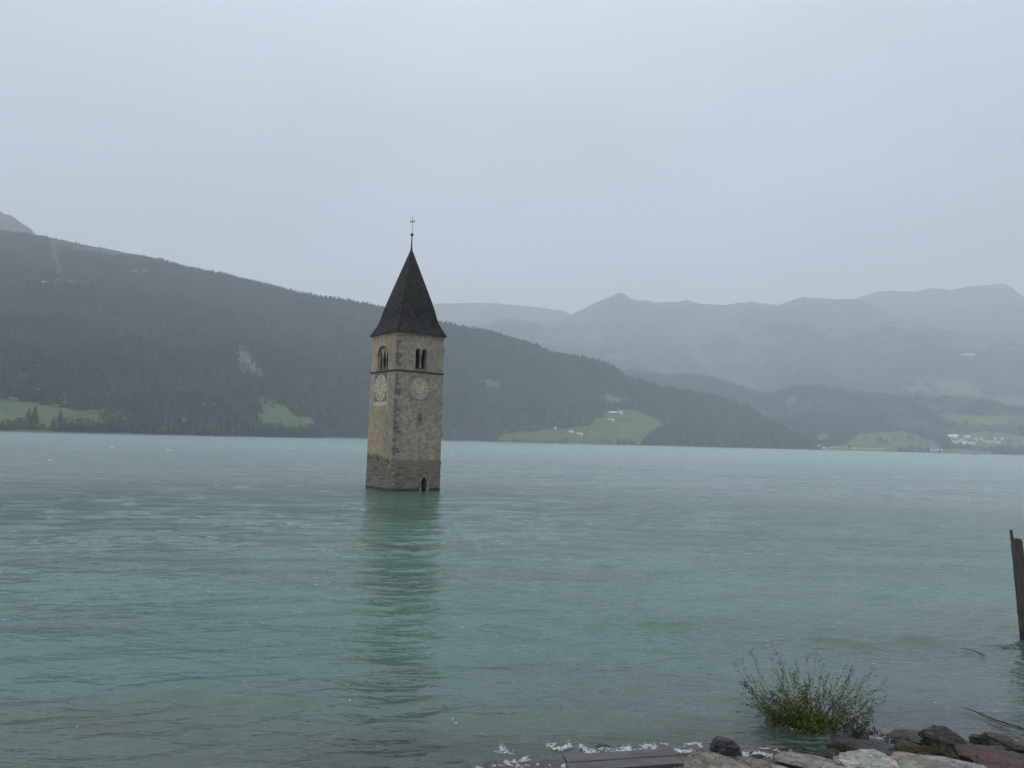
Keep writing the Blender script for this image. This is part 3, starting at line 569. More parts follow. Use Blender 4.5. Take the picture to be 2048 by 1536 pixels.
b1 = t.noise(t.pos(ws, wrot), 2.6, 2, .5, .5); b2 = t.noise(t.pos((1, 4, 1), (0, 0, math.radians(9))), .62, 3, .55, .5); b3 = t.noise(t.pos((1, 4.5, 1), wrot), .20, 3, .5, .5); b4 = t.noise(t.pos((1, 5.0, 1), wrot), .05, 4, .55, .3)
lo = t.attr('lod'); wind = t.rng(t.noise(t.pos((.03, .09, 1)), 1.0, 3, .5), .3, .7, .55, 1.25)
nr = t.bump(b1, .036, .8); nr = t.bump(b2, .12, t.math('MULTIPLY', wind, t.rng(lo, 0, .4, .55, .45)), nr)
nr = t.bump(b3, .30, t.math('MULTIPLY', wind, t.rng(lo, .35, 1., .0, .9)), nr); nr = t.bump(b4, 1.5, t.rng(lo, .4, 1., .0, .7), nr)
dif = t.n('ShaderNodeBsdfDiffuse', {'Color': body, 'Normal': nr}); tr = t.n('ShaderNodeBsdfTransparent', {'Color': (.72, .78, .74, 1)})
alp = t.rng(dpw, -.15, .40, .55, 0.)
sh = t.n('ShaderNodeMixShader', {0: alp, 1: dif.outputs[0], 2: tr.outputs[0]})
gl = t.n('ShaderNodeBsdfGlossy', {'Color': (1, 1, 1, 1), 'Roughness': t.rng(lo, 0, 1, .03, .22), 'Normal': nr}); fr = t.n('ShaderNodeFresnel', {'IOR': 1.62, 'Normal': nr})
fin = t.n('ShaderNodeMixShader', {0: fr.outputs[0], 1: sh.outputs[0], 2: gl.outputs[0]}); t.t.links.new(fin.outputs[0], t.out.inputs[0])
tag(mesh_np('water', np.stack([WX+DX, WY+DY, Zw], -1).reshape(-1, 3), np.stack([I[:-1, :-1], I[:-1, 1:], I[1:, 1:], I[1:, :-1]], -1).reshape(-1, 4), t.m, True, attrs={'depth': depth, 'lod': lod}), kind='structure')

# ------------------------------------------------------------------ the bell tower standing in the lake
TH = 0.918; TS0, TS1, TZ1, TZ2 = 5.752, 5.60, 12.39, 16.34
_dr = np.array([math.sin(TH), math.cos(TH)]); _dl = np.array([-math.cos(TH), math.sin(TH)])
_tc = np.array([-11.89, 72.174])+(_dr+_dl)*TS0/2
def axis_z(py, px):
    d = at_d(px, py, math.hypot(*_tc)); return d.z
Z_APEX, Z_SPIKE, Z_BALL, Z_TOP = axis_z(499, 822), axis_z(473, 822), axis_z(469.5, 822), axis_z(433.5, 823)
tower = empty('bell_tower', (_tc[0], _tc[1], 0), math.pi/2-TH)
tag(tower, 'square stone bell tower with steep dark roof standing in the lake', 'tower')
half = lambda z: (TS0+(TS1-TS0)*z/TZ2)/2
# materials: weathered lime plaster over rubble; greyer and darker where the lake has stood
def plaster(name):
    t = NT(name); v = t.co(); sp = t.n('ShaderNodeSeparateXYZ', {0: v}); z = sp.outputs[2]; x, y = sp.outputs[0], sp.outputs[1]
    big = t.noise(v, .55, 6, .6); med = t.noise(v, 2.2, 7, .65); fine = t.noise(v, 9, 6, .7)
    c = t.mix(t.rng(med, .3, .7), (.195, .165, .122), (.385, .333, .258))
    c = t.mix(t.rng(big, .45, .7, 0, .7), c, (.200, .186, .155)); c = t.mix(t.rng(fine, .42, .72, 0, .45), c, (.37, .33, .26)); c = t.mix(t.rng(t.noise(t.co('Object', (1, 1, 2.2)), 3.6, 5, .7), .52, .68, 0, .65), c, (.095, .082, .064))
    leftf = t.rng(t.math('SUBTRACT', y, x), 1.0, 3.2)          # the lake-side face is paler and more ochre
    c = t.mix(t.math('MULTIPLY', leftf, .55), c, t.mix(t.rng(med, .3, .7), (.305, .225, .135), (.50, .385, .25)))
    zn = t.math('ADD', z, t.math('MULTIPLY_ADD', t.noise(t.co('Object', (1, 1, .6)), 1.1, 5, .6), .7, -.35)); zn = t.math('SUBTRACT', zn, t.math('MULTIPLY', leftf, .5))
    low = t.rng(zn, 2.95, 3.4, 1, 0)
    lowc = t.mix(t.rng(med, .3, .7), (.128, .112, .085), (.205, .180, .138)); lowc = t.mix(t.rng(t.noise(t.co('Object', (.5, .5, 3.2)), 1.4, 5, .6), .42, .65), lowc, (.095, .082, .062))
    lowc = t.mix(t.rng(zn, 1.6, 3.0, 0, .6), lowc, (.155, .138, .108))
    c = t.mix(low, c, lowc)
    c = t.mix(t.rng(t.math('ADD', z, t.math('MULTIPLY', fine, .16)), .28, .40, 1, 0), c, (.030, .027, .022))
    # missing plaster: pits between the stones, dense in the middle of the shaft
    hv = t.co('Object', (1, 1, 1.9)); cell = t.n('ShaderNodeTexVoronoi', {'Vector': hv, 'Scale': 3.3, 'Randomness': 1.0}); d = cell.outputs[0]
    dens = t.math('MULTIPLY', t.rng(z, 3.1, 4.2), t.rng(z, 7.5, 11.5, 1, .25)); dens = t.math('MULTIPLY', dens, t.rng(t.noise(v, .9, 3, .5), .38, .6, .25, 1.15)); dens = t.math('MULTIPLY', dens, t.rng(leftf, 0, 1, 1, .6))
    dn = t.math('ADD', d, t.math('MULTIPLY_ADD', t.noise(v, 7, 4, .6), .5, -.25))
    pick = t.n('ShaderNodeSeparateXYZ', {0: cell.outputs[1]}).outputs[0]
    pit = t.math('MULTIPLY', t.rng(dn, .13, .20, 1, 0), t.math('GREATER_THAN', t.math('MULTIPLY_ADD', dens, .75, .07), pick))
    cell2 = t.n('ShaderNodeTexVoronoi', {'Vector': hv, 'Scale': 5.2, 'Randomness': 1.0}); pick2 = t.n('ShaderNodeSeparateXYZ', {0: cell2.outputs[1]}).outputs[0]
    pit2 = t.math('MULTIPLY', t.rng(t.math('ADD', cell2.outputs[0], t.math('MULTIPLY_ADD', t.noise(v, 14, 4, .6), .3, -.15)), .19, .25, 1, 0), t.math('GREATER_THAN', t.math('MULTIPLY_ADD', dens, .65, .06), pick2))
    pit = t.math('MAXIMUM', pit, pit2)
    c = t.mix(pit, c, (.018, .015, .011))
    pale = t.math('MULTIPLY', t.rng(t.voro(t.co('Object', (1, 1, 1.5)), 3.3), .10, .16, 1, 0), t.rng(z, 3.0, 2.2)); c = t.mix(t.math('MULTIPLY', pale, t.rng(t.noise(v, 1.3, 2), .5, .6)), c, (.34, .31, .26))
    nr = t.bump(t.math('SUBTRACT', t.math('MULTIPLY_ADD', med, .6, t.math('MULTIPLY', fine, .4)), t.math('MULTIPLY', pit, 1.4)), .10)
    return t.pbr(c, t.rng(z, .3, 1.5, .45, .95), nr, **{'Specular_IOR_Level': .25})
M['plaster'] = plaster('weathered_plaster')
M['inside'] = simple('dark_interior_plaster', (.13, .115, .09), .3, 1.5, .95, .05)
M['greystone'] = simple('grey_quoin_stone', (.165, .152, .130), .45, 2.5, .9, .03)
M['palestone'] = simple('pale_stone', (.20, .18, .15), .4, 3, .9, .03)
M['darkstone'] = simple('dark_cornice_stone', (.055, .048, .04), .4, 3, .9, .03)
M['iron'] = simple('rusted_iron', (.035, .028, .024), .35, 6, .7)
# shaft with its openings cut through
def prism_cutter(pts, axis, a, b):
    """outline pts (u,z) pushed through along the face normal; axis 0 = opening in the x-normal face, 1 = in the y-normal face"""
    q = MB(); n = len(pts); mk = (lambda u, z, d: (d, u, z)) if axis == 0 else (lambda u, z, d: (u, d, z))
    q.add([mk(u, z, a) for u, z in pts]+[mk(u, z, b) for u, z in pts], [tuple(range(n)), tuple(range(2*n-1, n-1, -1))]+[(i, (i+1) % n, (i+1) % n+n, i+n) for i in range(n)])
    return q.build('cutter', None, tower)
def arch(u, w, z0, zs, rise, n=14, pointed=False):
    o = [(u-w/2, z0), (u+w/2, z0)]
    for k in range(n+1):
        f = k/n
        if pointed:
            s = 1-2*f; o.append((u+s*w/2, zs+rise*(1-abs(s)**1.75)))
        else: a = math.pi*f; o.append((u+w/2*math.cos(a), zs+rise*math.sin(a)))
    return o
b = MB(); zs_ = [-6, 0, 6, TZ1, TZ2]; vs = []
for z in zs_:
    hh = half(z); vs += [(-hh, -hh, z), (hh, -hh, z), (hh, hh, z), (-hh, hh, z)]
b.add(vs, [(i*4+k, i*4+(k+1) % 4, i*4+4+(k+1) % 4, i*4+4+k) for i in range(len(zs_)-1) for k in range(4)]+[(3, 2, 1, 0), (16, 17, 18, 19)])
wall = b.build('wall', M['plaster'], tower); wall.data.materials.append(M['inside'])
RX, RW = .10, 1.34                       # right-hand bell window
LY, LW = .20, 2.45                       # left-hand bell window
LAN = [LY-.76, LY, LY+.76]
cut = []
for z0, z1 in ((11.9, 16.1), (-5, 11.3)):
    q = MB(); i_ = half(8)-.62; q.box((0, 0, (z0+z1)/2), (2*i_, 2*i_, z1-z0)); cut.append(q.build('cutter', None, tower))
cut.append(prism_cutter(arch(RX-.385, .60, 12.62, 14.45, .34), 1, -4, 0)); cut.append(prism_cutter(arch(RX+.385, .60, 12.62, 14.45, .34), 1, -4, 0))
cut.append(prism_cutter([(RX-.5, 12.62), (RX+.5, 12.62), (RX+.5, 14.28), (RX-.5, 14.28)], 1, -4, 0))
cut.append(prism_cutter(arch(LY, LW, 12.50, 13.95, 1.1), 0, -4, -half(14)+.20))
cut.append(prism_cutter([(LY-1.08, 12.5), (LY+1.08, 12.5), (LY+1.08, 13.9), (LY-1.08, 13.9)], 0, -4, 0))
cut.append(prism_cutter(arch(LY, LW-.1, 12.5, 13.95, 1.05), 0, -half(14)+.33, -1.5))
for u in LAN: cut.append(prism_cutter(arch(u, .67, 12.5, 13.85, .85 if u == LY else .7, pointed=True), 0, -4, 0))
cut.append(prism_cutter([(.17-.07, 7.05), (.17+.07, 7.05), (.17+.07, 7.9), (.17-.07, 7.9)], 1, -4, 0))
cut.append(prism_cutter(arch(.90, .66, -2, .95, .50, pointed=True), 1, -4, 0))
for q in cut:
    m_ = wall.modifiers.new('cut', 'BOOLEAN'); m_.operation = 'DIFFERENCE'; m_.object = q; m_.solver = 'EXACT'
bpy.context.view_layer.update(); dg = bpy.context.evaluated_depsgraph_get()
nm = bpy.data.meshes.new_from_object(wall.evaluated_get(dg)); wall.modifiers.clear(); wall.data = nm
for q in cut: bpy.data.objects.remove(q)
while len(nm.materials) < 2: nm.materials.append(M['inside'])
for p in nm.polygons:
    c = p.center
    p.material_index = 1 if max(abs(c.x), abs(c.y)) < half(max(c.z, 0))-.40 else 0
hR = -half(14); hL = -half(14)
# colonnettes
def column(x, y, z0, z1, r, parent):
    q = MB(); h_ = z1-z0
    q.lathe([(0, 0), (r*1.75, 0), (r*1.75, .16*h_), (r*1.25, .20*h_), (r, .23*h_), (r*.92, .74*h_), (r*1.15, .76*h_), (r*1.1, .80*h_), (r*1.9, .95*h_), (r*1.9, h_), (0, h_)], (x, y, z0), 12)
    return q.build('colonnette', M['windowstone'], parent, True)
M['windowstone'] = simple('window_stone', (.17, .155, .13), .25, 4, .9, .02)
w1 = MB(); w1.box((RX, -half(12.5)-.03, 12.53), (RW+.12, .12, .13)); win = w1.build('window', M['greystone'], tower)
win['label'] = 'twin round arched bell window with one colonnette'
column(RX, -half(13)+.22, 12.62, 14.30, .105, win)
w1 = MB(); w1.box((-half(12.5)-.02, LY, 12.47), (.1, LW+.1, .1)); wl = w1.build('window', M['greystone'], tower)
wl['label'] = 'triple pointed bell window under a wide round arch'
for u in (LY-.37, LY+.37): column(-half(13)+.27, u, 12.52, 13.95, .09, wl)
q = MB(); _a = arch(LY, LW+.10, 12.5, 13.95, 1.15, 20)[2:]; _b = arch(LY, LW-.06, 12.5, 13.95, 1.07, 20)[2:]; n_ = len(_a)
hx = -half(14.4)
q.add([(hx-.035, u, z) for u, z in _a]+[(hx-.035, u, z) for u, z in _b]+[(hx+.25, u, z) for u, z in _a]+[(hx+.25, u, z) for u, z in _b],
      [f for i in range(n_-1) for f in ((i, i+1, n_+i+1, n_+i), (n_+i, n_+i+1, 3*n_+i+1, 3*n_+i), (i, 2*n_+i, 2*n_+i+1, i+1))])
q.build('arch_trim', M['windowstone'], wl)
# string course round the tower
q = MB(); hh = half(TZ1); prof = [(hh-.1, -.14), (hh+.05, -.14), (hh+.11, -.04), (hh+.10, .02), (hh-.1, .09)]
vs = [(sx*r, sy*r, TZ1+z-.04) for r, z in prof for sx, sy in ((-1, -1), (1, -1), (1, 1), (-1, 1))]
q.add(vs, [(i*4+k, i*4+(k+1) % 4, i*4+4+(k+1) % 4, i*4+4+k) for i in range(4) for k in range(4)]); q.build('string_course', M['darkstone'], tower)
q = MB(); hh = half(TZ2); prof = [(hh-.1, -.32), (hh+.03, -.32), (hh+.10, -.05), (hh+.10, .05), (hh-.1, .06)]
vs = [(sx*r, sy*r, TZ2+z) for r, z in prof for sx, sy in ((-1, -1), (1, -1), (1, 1), (-1, 1))]
q.add(vs, [(i*4+k, i*4+(k+1) % 4, i*4+4+(k+1) % 4, i*4+4+k) for i in range(4) for k in range(4)]); q.build('eaves_band', M['plaster'], tower)
# grey corner stones up the near corner, pale ones near the water, ragged ones on the right edge
rr = random.Random(4); q = MB(); z = 3.6
while z < 16.0:
    h_ = rr.uniform(.22, .50); L = rr.choice((.30, .52, .72))*rr.uniform(.7, 1.2); L2 = rr.uniform(.04, .22)
    if not (12.15 < z+h_ and z < 12.6) and rr.random() < .93:
        c0 = -half(z+h_/2); q.box((c0+L/2-.012, c0-.0, z+h_/2), (L, .03, h_*.9)); q.box((c0, c0+L2/2+.02, z+h_/2), (.03, L2, h_*.85))
    z += h_
q.build('quoins', M['greystone'], tower)
for (fx, z, L, h_) in ((-1, 2.75, .45, .22), (-1, 2.28, .62, .2), (-1, 1.85, .5, .24), (-1, 1.2, .55, .22), (-1, .75, .42, .2), (1, 2.4, .3, .2)):
    q = MB(); c0 = half(z); q.box((fx*(c0-L/2+.02), -c0-.0, z), (L, .05, h_)); q.build('corner_stone', M['palestone'], tower, bevel=.015)
for z in (1.1, 2.3):
    q = MB(); c0 = half(z); q.box((-c0, c0-.2, z), (.05, .42, .28)); q.build('corner_stone', M['palestone'], tower, bevel=.015)
q = MB(); z = .8
while z < 16.0:
    h_ = rr.uniform(.2, .7); c0 = half(z)
    if rr.random() < .8: q.box((c0+.0, -c0+rr.uniform(.12, .3), z), (rr.uniform(.06, .22), .22, h_*.8))
    z += h_
q.build('edge_stones', M['darkstone'], tower)
# iron anchors on the lake-side face
for u, z in ((2.05, 3.35), (.15, 3.25), (-2.05, 3.1)):
    q = MB(); c0 = -half(z); q.tube([(c0+.2, u-.12, z-.42), (c0-.06, u, z-.18), (c0-.16, u+.12, z+.14)], [.075, .07, .04], 6); q.build('anchor', M['iron'], tower)
# slit window and door
hy = -half(7.4)
q = MB()
for dx, dz, sx, sz in ((-.17, 0, .16, 1.25), (.19, 0, .18, 1.25), (.01, .55, .20, .16), (.01, -.53, .20, .2)): q.box((.17+dx, hy-.01, 7.46+dz), (sx, .06, sz))
o = q.build('slit_window', M['greystone'], tower); o['label'] = 'narrow slit opening in a grey stone frame'
q = MB(); pin = arch(.90, .66, -.6, .95, .50, 16, True)[1:]+[(.57, -.6)]; pou = arch(.90, .98, -.6, .98, .70, 16, True)[1:]+[(.41, -.6)]; n_ = len(pin); hy = -half(.5)
q.add([(u, hy-.06, z) for u, z in pin]+[(u, hy-.06, z) for u, z in pou]+[(u, hy+.3, z) for u, z in pin]+[(u, hy+.1, z) for u, z in pou],
      [f for i in range(n_-1) for f in ((i, i+1, n_+i+1, n_+i), (i, 2*n_+i, 2*n_+i+1, i+1), (n_+i, n_+i+1, 3*n_+i+1, 3*n_+i))])
o = q.build('doorway', M['palestone'], tower); o['label'] = 'low pointed doorway half under water with pale stone surround'
for k in range(5):
    q = MB(); s_ = -1 if k % 2 else 1; q.box((.90+s_*(.55+.04*k % 3), hy-.012, .25+.27*k), (.16, .05, .2)); q.build('jamb_stone', M['palestone'], o, bevel=.02)
# roof: shingle courses stepping up a pyramid with a kicked-out foot
def quoin_mat():
    t = NT('grey_quoin_stain'); v = t.co(); n1 = t.noise(v, 3.2, 6, .65); c = t.mix(t.rng(n1, .3, .7), (.085, .080, .072), (.15, .138, .118))
    c = t.mix(t.rng(t.noise(v, 1.6, 6, .7), .42, .6), c, (.215, .188, .145)); return t.pbr(c, .9, t.bump(n1, .05), **{'Specular_IOR_Level': .2})
M['quoin'] = quoin_mat(); bpy.data.objects['quoins'].data.materials[0] = M['quoin']
t = NT('dark_shingle'); v = t.co(); sp = t.n('ShaderNodeSeparateXYZ', {0: v}); z = sp.outputs[2]; un = t.math('ADD', sp.outputs[0], sp.outputs[1])
uv = t.n('ShaderNodeCombineXYZ', {0: un, 1: z}).outputs[0]; br = t.n('ShaderNodeTexBrick', {'Vector': uv, 'Scale': 1.0, 'Mortar Size': .010, 'Brick Width': .17, 'Row Height': .27, 'Color1': (1, 1, 1, 1), 'Color2': (.30, .30, .30, 1), 'Mortar': (.12, .12, .12, 1), 'Bias': -.1})
c = t.mix(t.rng(t.noise(v, 1.1, 6, .65), .3, .7), (.014, .0135, .0135), (.046, .044, .043)); c = t.mix(t.math('MULTIPLY', t.rng(t.math('ADD', z, t.math('MULTIPLY', t.noise(v, .8, 4), 4.)), 20.5, 26, 0, .8), t.rng(t.noise(v, 2, 5, .6), .3, .6)), c, (.052, .052, .036))
c = t.mix(.8, c, br.outputs[0], 'MULTIPLY'); sp_ = t.rng(t.voro(uv, 5.5), .05, .09, 1, 0); c = t.mix(t.math('MULTIPLY', sp_, t.rng(t.noise(v, 2.7, 2), .54, .6)), c, (.20, .19, .17))
M['shingle'] = t.pbr(c, t.rng(t.noise(v, 3, 5, .6), .3, .7, .6, .9), t.bump(br.outputs[0], .03), **{'Specular_IOR_Level': .2})
EH, EZ = 3.03, TZ2-.06; RHt = Z_APEX-EZ
def rprof(f):
    z = f*RHt; w = 2.82*(1-f)**1.0+.055
    return w+.185*math.exp(-(z/.62)**1.3)-.10*math.exp(-((z-1.7)/1.0)**2)
NC = 48; prof = [(EH-.35, EZ+.03), (EH-.02, EZ-.02)]
for k in range(NC):
    f0, f1 = k/NC, (k+1)/NC; prof += [(rprof(f0)+.013, EZ+f0*RHt), (rprof(f1)+.020*(1-f1), EZ+f1*RHt-.004)]
q = MB(); vs = [(sx*r, sy*r, z) for r, z in prof for sx, sy in ((-1, -1), (1, -1), (1, 1), (-1, 1))]
q.add(vs, [(i*4+k, i*4+(k+1) % 4, i*4+4+(k+1) % 4, i*4+4+k) for i in range(len(prof)-1) for k in range(4)]); rf = q.build('roof', M['shingle'], tower)
q = MB(); q.lathe([(.17, Z_APEX-.45), (.12, Z_APEX), (.085, Z_APEX+.35), (.055, Z_BALL-.1), (.03, Z_BALL+.1)], n=10); q.build('spike', M['iron'], rf, True)
q = MB(); q.lathe([(0, -.175)]+[(.175*math.sin(a), -.175*math.cos(a)) for a in np.linspace(.25, 2.9, 9)]+[(0, .175)], (0, 0, Z_BALL), 14); q.build('ball', M['iron'], rf, True)
q = MB(); zt = Z_TOP; q.tube([(0, 0, Z_BALL), (0, 0, zt-.12)], [.032, .022], 6); q.lathe([(.0, zt-.14), (.05, zt-.08), (0, zt)], n=6)
za = zt-.52; ca, sa = math.cos(-.35), math.sin(-.35)
q.tube([(-.22*ca, -.22*sa, za-.03), (.22*ca, .22*sa, za+.03)], .026, 5)
for s_ in (-1, 1): q.tube([(s_*.22*ca, s_*.22*sa, za-.13+s_*.03), (s_*.25*ca, s_*.25*sa, za+s_*.03), (s_*.22*ca, s_*.22*sa, za+.13+s_*.03)], .03, 5)
q.tube([(-.09*ca, -.09*sa, za-.10), (.09*ca, .09*sa, za+.1)], .022, 5); q.tube([(-.09*ca, -.09*sa, za+.1), (.09*ca, .09*sa, za-.1)], .022, 5)
q.build('cross', M['iron'], rf)
# painted clock faces
M['dial'] = simple('cream_dial', (.50, .43, .315), .14, 1.6, .9); M['dialr'] = simple('faded_dial', (.47, .41, .31), .12, 1.6, .9); M['ringr'] = simple('faded_ring', (.36, .32, .245), .12, 2, .9)
M['limewhite'] = simple('lime_white', (.43, .39, .32), .12, 2, .9); M['spandrel'] = simple('blue_grey_fresco', (.15, .152, .165), .25, 2.5, .9)
M['spandrelr'] = simple('faded_grey_fresco', (.165, .16, .14), .2, 2.5, .9); M['paintbrown'] = simple('brown_paint', (.095, .07, .05), .2, 4, .9); M['paintfaint'] = simple('faint_brown_paint', (.135, .10, .065), .25, 4, .9); M['paintochre'] = simple('ochre_paint', (.34, .285, .20), .2, 4, .9)
NUM = ['XII', 'I', 'II', 'III', 'IIII', 'V', 'VI', 'VII', 'VIII', 'IX', 'X', 'XI']
class Face:
    """flat painting on a wall: u to the right, v up, seen from outside"""
    def __init__(s, org, ux, nx): s.o, s.u, s.n = Vector(org), Vector(ux), Vector(nx)
    def p(s, u, v, d): return s.o+s.u*u+Vector((0, 0, 1))*v+s.n*d
    def slab(s, mb, pts, d0, d1):
        n = len(pts); mb.add([s.p(u, v, d1) for u, v in pts]+[s.p(u, v, d0) for u, v in pts], [tuple(range(n))]+[(i, i+n, (i+1) % n+n, (i+1) % n) for i in range(n)])
    def rect(s, mb, u, v, w, h, d0, d1): s.slab(mb, [(u-w/2, v-h/2), (u+w/2, v-h/2), (u+w/2, v+h/2), (u-w/2, v+h/2)], d0, d1)
    def disc(s, mb, r, d0, d1, u=0, v=0, n=48): s.slab(mb, [(u+r*math.cos(2*math.pi*k/n), v+r*math.sin(2*math.pi*k/n)) for k in range(n)], d0, d1)
    def ring(s, mb, r0, r1, d0, d1, n=48):
        P = lambda r, d: [s.p(r*math.cos(2*math.pi*k/n), r*math.sin(2*math.pi*k/n), d) for k in range(n)]
        mb.add(P(r0, d1)+P(r1, d1)+P(r1, d0), [f for k in range(n) for f in ((k, (k+1) % n, n+(k+1) % n, n+k), (n+k, n+(k+1) % n, 2*n+(k+1) % n, 2*n+k))])
    def bar(s, mb, a, b, w, d0, d1):
        a, b = np.array(a), np.array(b); t_ = (b-a)/np.linalg.norm(b-a); m_ = np.array([-t_[1], t_[0]])*w/2
        s.slab(mb, [tuple(a-m_), tuple(b-m_), tuple(b+m_), tuple(a+m_)][::1], d0, d1)
    def numeral(s, mb, txt, r, k, h, d0, d1):
        a = math.pi/2-k*math.pi/6; rad = np.array([math.cos(a), math.sin(a)]); tan = np.array([rad[1], -rad[0]]); w = .027
        adv = {'I': .075, 'V': .15, 'X': .15}; tot = sum(adv[c] for c in txt); x = -tot/2
        for c in txt:
            L = adv[c]; P = lambda u, v: tuple(rad*(r+v*h/2)+tan*(x+L/2+u*L/2))
            if c == 'I': s.bar(mb, P(0, -1), P(0, 1), w*1.25, d0, d1)
            elif c == 'V': s.bar(mb, P(-.7, 1), P(0, -1), w*1.25, d0, d1); s.bar(mb, P(0, -1), P(.7, 1), w*.8, d0, d1+.001)
            else: s.bar(mb, P(-.7, 1), P(.7, -1), w*1.25, d0, d1); s.bar(mb, P(-.7, -1), P(.7, 1), w*.8, d0, d1+.001)
            x += L
def clock(org, ux, nx, W_, Hh, R, mats, left):
    f = Face(org, ux, nx); q = MB()
    if left: f.rect(q, 0, -.18, W_, Hh, -.05, .014); root = q.build('clock_face', M['limewhite'], tower)
    else: f.rect(q, 0, 0, W_, Hh, -.05, .012); root = q.build('clock_face', M['spandrelr'], tower)
    root['label'] = 'brighter painted clock face with blue corners and white border' if left else 'faded painted clock face with pale ring on grey square'
    if left:
        q = MB(); f.rect(q, 0, .06, W_-.30, 2*R+.26, 0, .022); q.build('spandrels', M['spandrel'], root)
        q = MB(); f.ring(q, R-.0, R+.045, 0, .036); f.ring(q, R*.62, R*.635, .0, .042); f.ring(q, R*.55, R*.565, .0, .042); f.ring(q, R*.28, R*.295, 0, .042); q.build('ring', M['paintbrown'], root)
        q = MB(); f.disc(q, R, 0, .031); q.build('dial', M['dial'], root)
        q = MB()
        for k in range(12): a = math.pi/2-k*math.pi/6; f.bar(q, (R*.29*math.cos(a), R*.29*math.sin(a)), (R*.54*math.cos(a+.2), R*.54*math.sin(a+.2)), .03, 0, .040)
        f.bar(q, (-.12, -R*.3), (.10, R*.5), .05, 0, .046); q.build('sun_rays', M['paintochre'], root)
        q = MB(); f.bar(q, (-R*.35, -R*.1), (R*.30, R*.32), .028, 0, .047); f.bar(q, (-R*.1, -R*.4), (R*.12, R*.42), .028, 0, .049); q.build('hand', M['paintfaint'], root)
    else:
        q = MB(); f.ring(q, R*1.0, R*1.20, 0, .024); q.build('outer_ring', M['ringr'], root)
        q = MB(); f.disc(q, R, 0, .028); q.build('dial', M['dialr'], root)
        q = MB(); f.ring(q, R*.97, R*1.01, 0, .036); f.ring(q, R*.36, R*.375, 0, .036); f.ring(q, R*.27, R*.285, 0, .036); f.disc(q, .03, 0, .036); q.build('ring', M['paintfaint'], root)
        q = MB(); f.bar(q, (0, .02), (0, R*.52), .035, 0, .041); f.bar(q, (-.09, R*.44), (.09, R*.44), .03, 0, .043); q.build('hand', M['paintfaint'], root)
    for k in range(12): q = MB(); f.numeral(q, NUM[k], R*(.80 if left else .72), k, R*(.26 if left else .34), 0, .045); q.build('numeral', M['paintbrown'] if left else M['paintfaint'], root)
clock((-half(10.6), .36, 10.60), (0, -1, 0), (-1, 0, 0), 3.18, 3.42, 1.38, None, True)
clock((0, -half(10.57), 10.57), (1, 0, 0), (0, -1, 0), 2.28, 2.52, .94, None, False)

# ------------------------------------------------------------------ near shore: rocks, bench, bush, pile, driftwood, foam
def rockmat(name, c1, c2, rough, vein=None, scale=3., strata=0., wet=False):
    t = NT(name); v = t.co('Object'); oi = t.n('ShaderNodeObjectInfo').outputs['Random']
    vv = t.n('ShaderNodeVectorMath', {0: v, 1: t.n('ShaderNodeCombineXYZ', {0: t.math('MULTIPLY', oi, 37.), 1: oi}).outputs[0]}, operation='ADD').outputs[0]
    n1 = t.noise(vv, scale, 8, .65, .3); n2 = t.noise(vv, scale*5, 6, .7); st = t.n('ShaderNodeMapping', {0: vv, 'Rotation': (.5, .35, .2), 'Scale': (1, 1.3, 7)}).outputs[0]; n3 = t.noise(st, scale*.9, 6, .6, .6)
    c = t.mix(t.rng(n1, .32, .68), c1, c2); c = t.mix(t.rng(n3, .38, .62, 0, .55), c, tuple(q*.55 for q in c1)); c = t.mix(t.rng(n2, .55, .75, 0, .5), c, tuple(min(1, q*1.35) for q in c2))
    if vein: c = t.mix(t.rng(t.math('ABSOLUTE', t.math('SUBTRACT', n3, .5)), .0, .03, .8, 0), c, vein)
    z = t.n('ShaderNodeSeparateXYZ', {0: t.pos()}).outputs[2]
    wz = t.rng(t.math('ADD', z, t.math('MULTIPLY', n1, .16)), .13, .26, 1, 0)          # soaked by the waves near the waterline
    c = t.mix(t.math('MULTIPLY', wz, .55), c, (.02, .02, .02)); r_ = t.math('MULTIPLY_ADD', wz, -.3 if not wet else -.05, rough)
    ck = t.n('ShaderNodeVectorMath', {0: vv, 1: t.n('ShaderNodeVectorMath', {0: t.n('ShaderNodeTexNoise', {'Vector': vv, 'Scale': 5.0, 'Detail': 5.0}).outputs[1], 'Scale': .35}, operation='SCALE').outputs[0]}, operation='ADD').outputs[0]
    cr = t.rng(t.voro(ck, 3.1, 0, 'DISTANCE_TO_EDGE'), .0, .020, .32, 0); c = t.mix(t.math('MULTIPLY', cr, t.rng(n1, .35, .6)), c, tuple(q*.3 for q in c1)); c = t.mix(t.rng(t.noise(vv, 26, 4, .7), .55, .7, 0, .45), c, tuple(q*.5 for q in c1))
    h = t.math('ADD', t.math('MULTIPLY', cr, -.8), t.math('MULTIPLY', n1, .5)); h = t.math('ADD', h, t.math('ADD', t.math('MULTIPLY', n2, .18), t.math('MULTIPLY', n3, .5+strata)))
    return t.pbr(c, r_, t.bump(h, .10, 1.), **{'Specular_IOR_Level': .4})
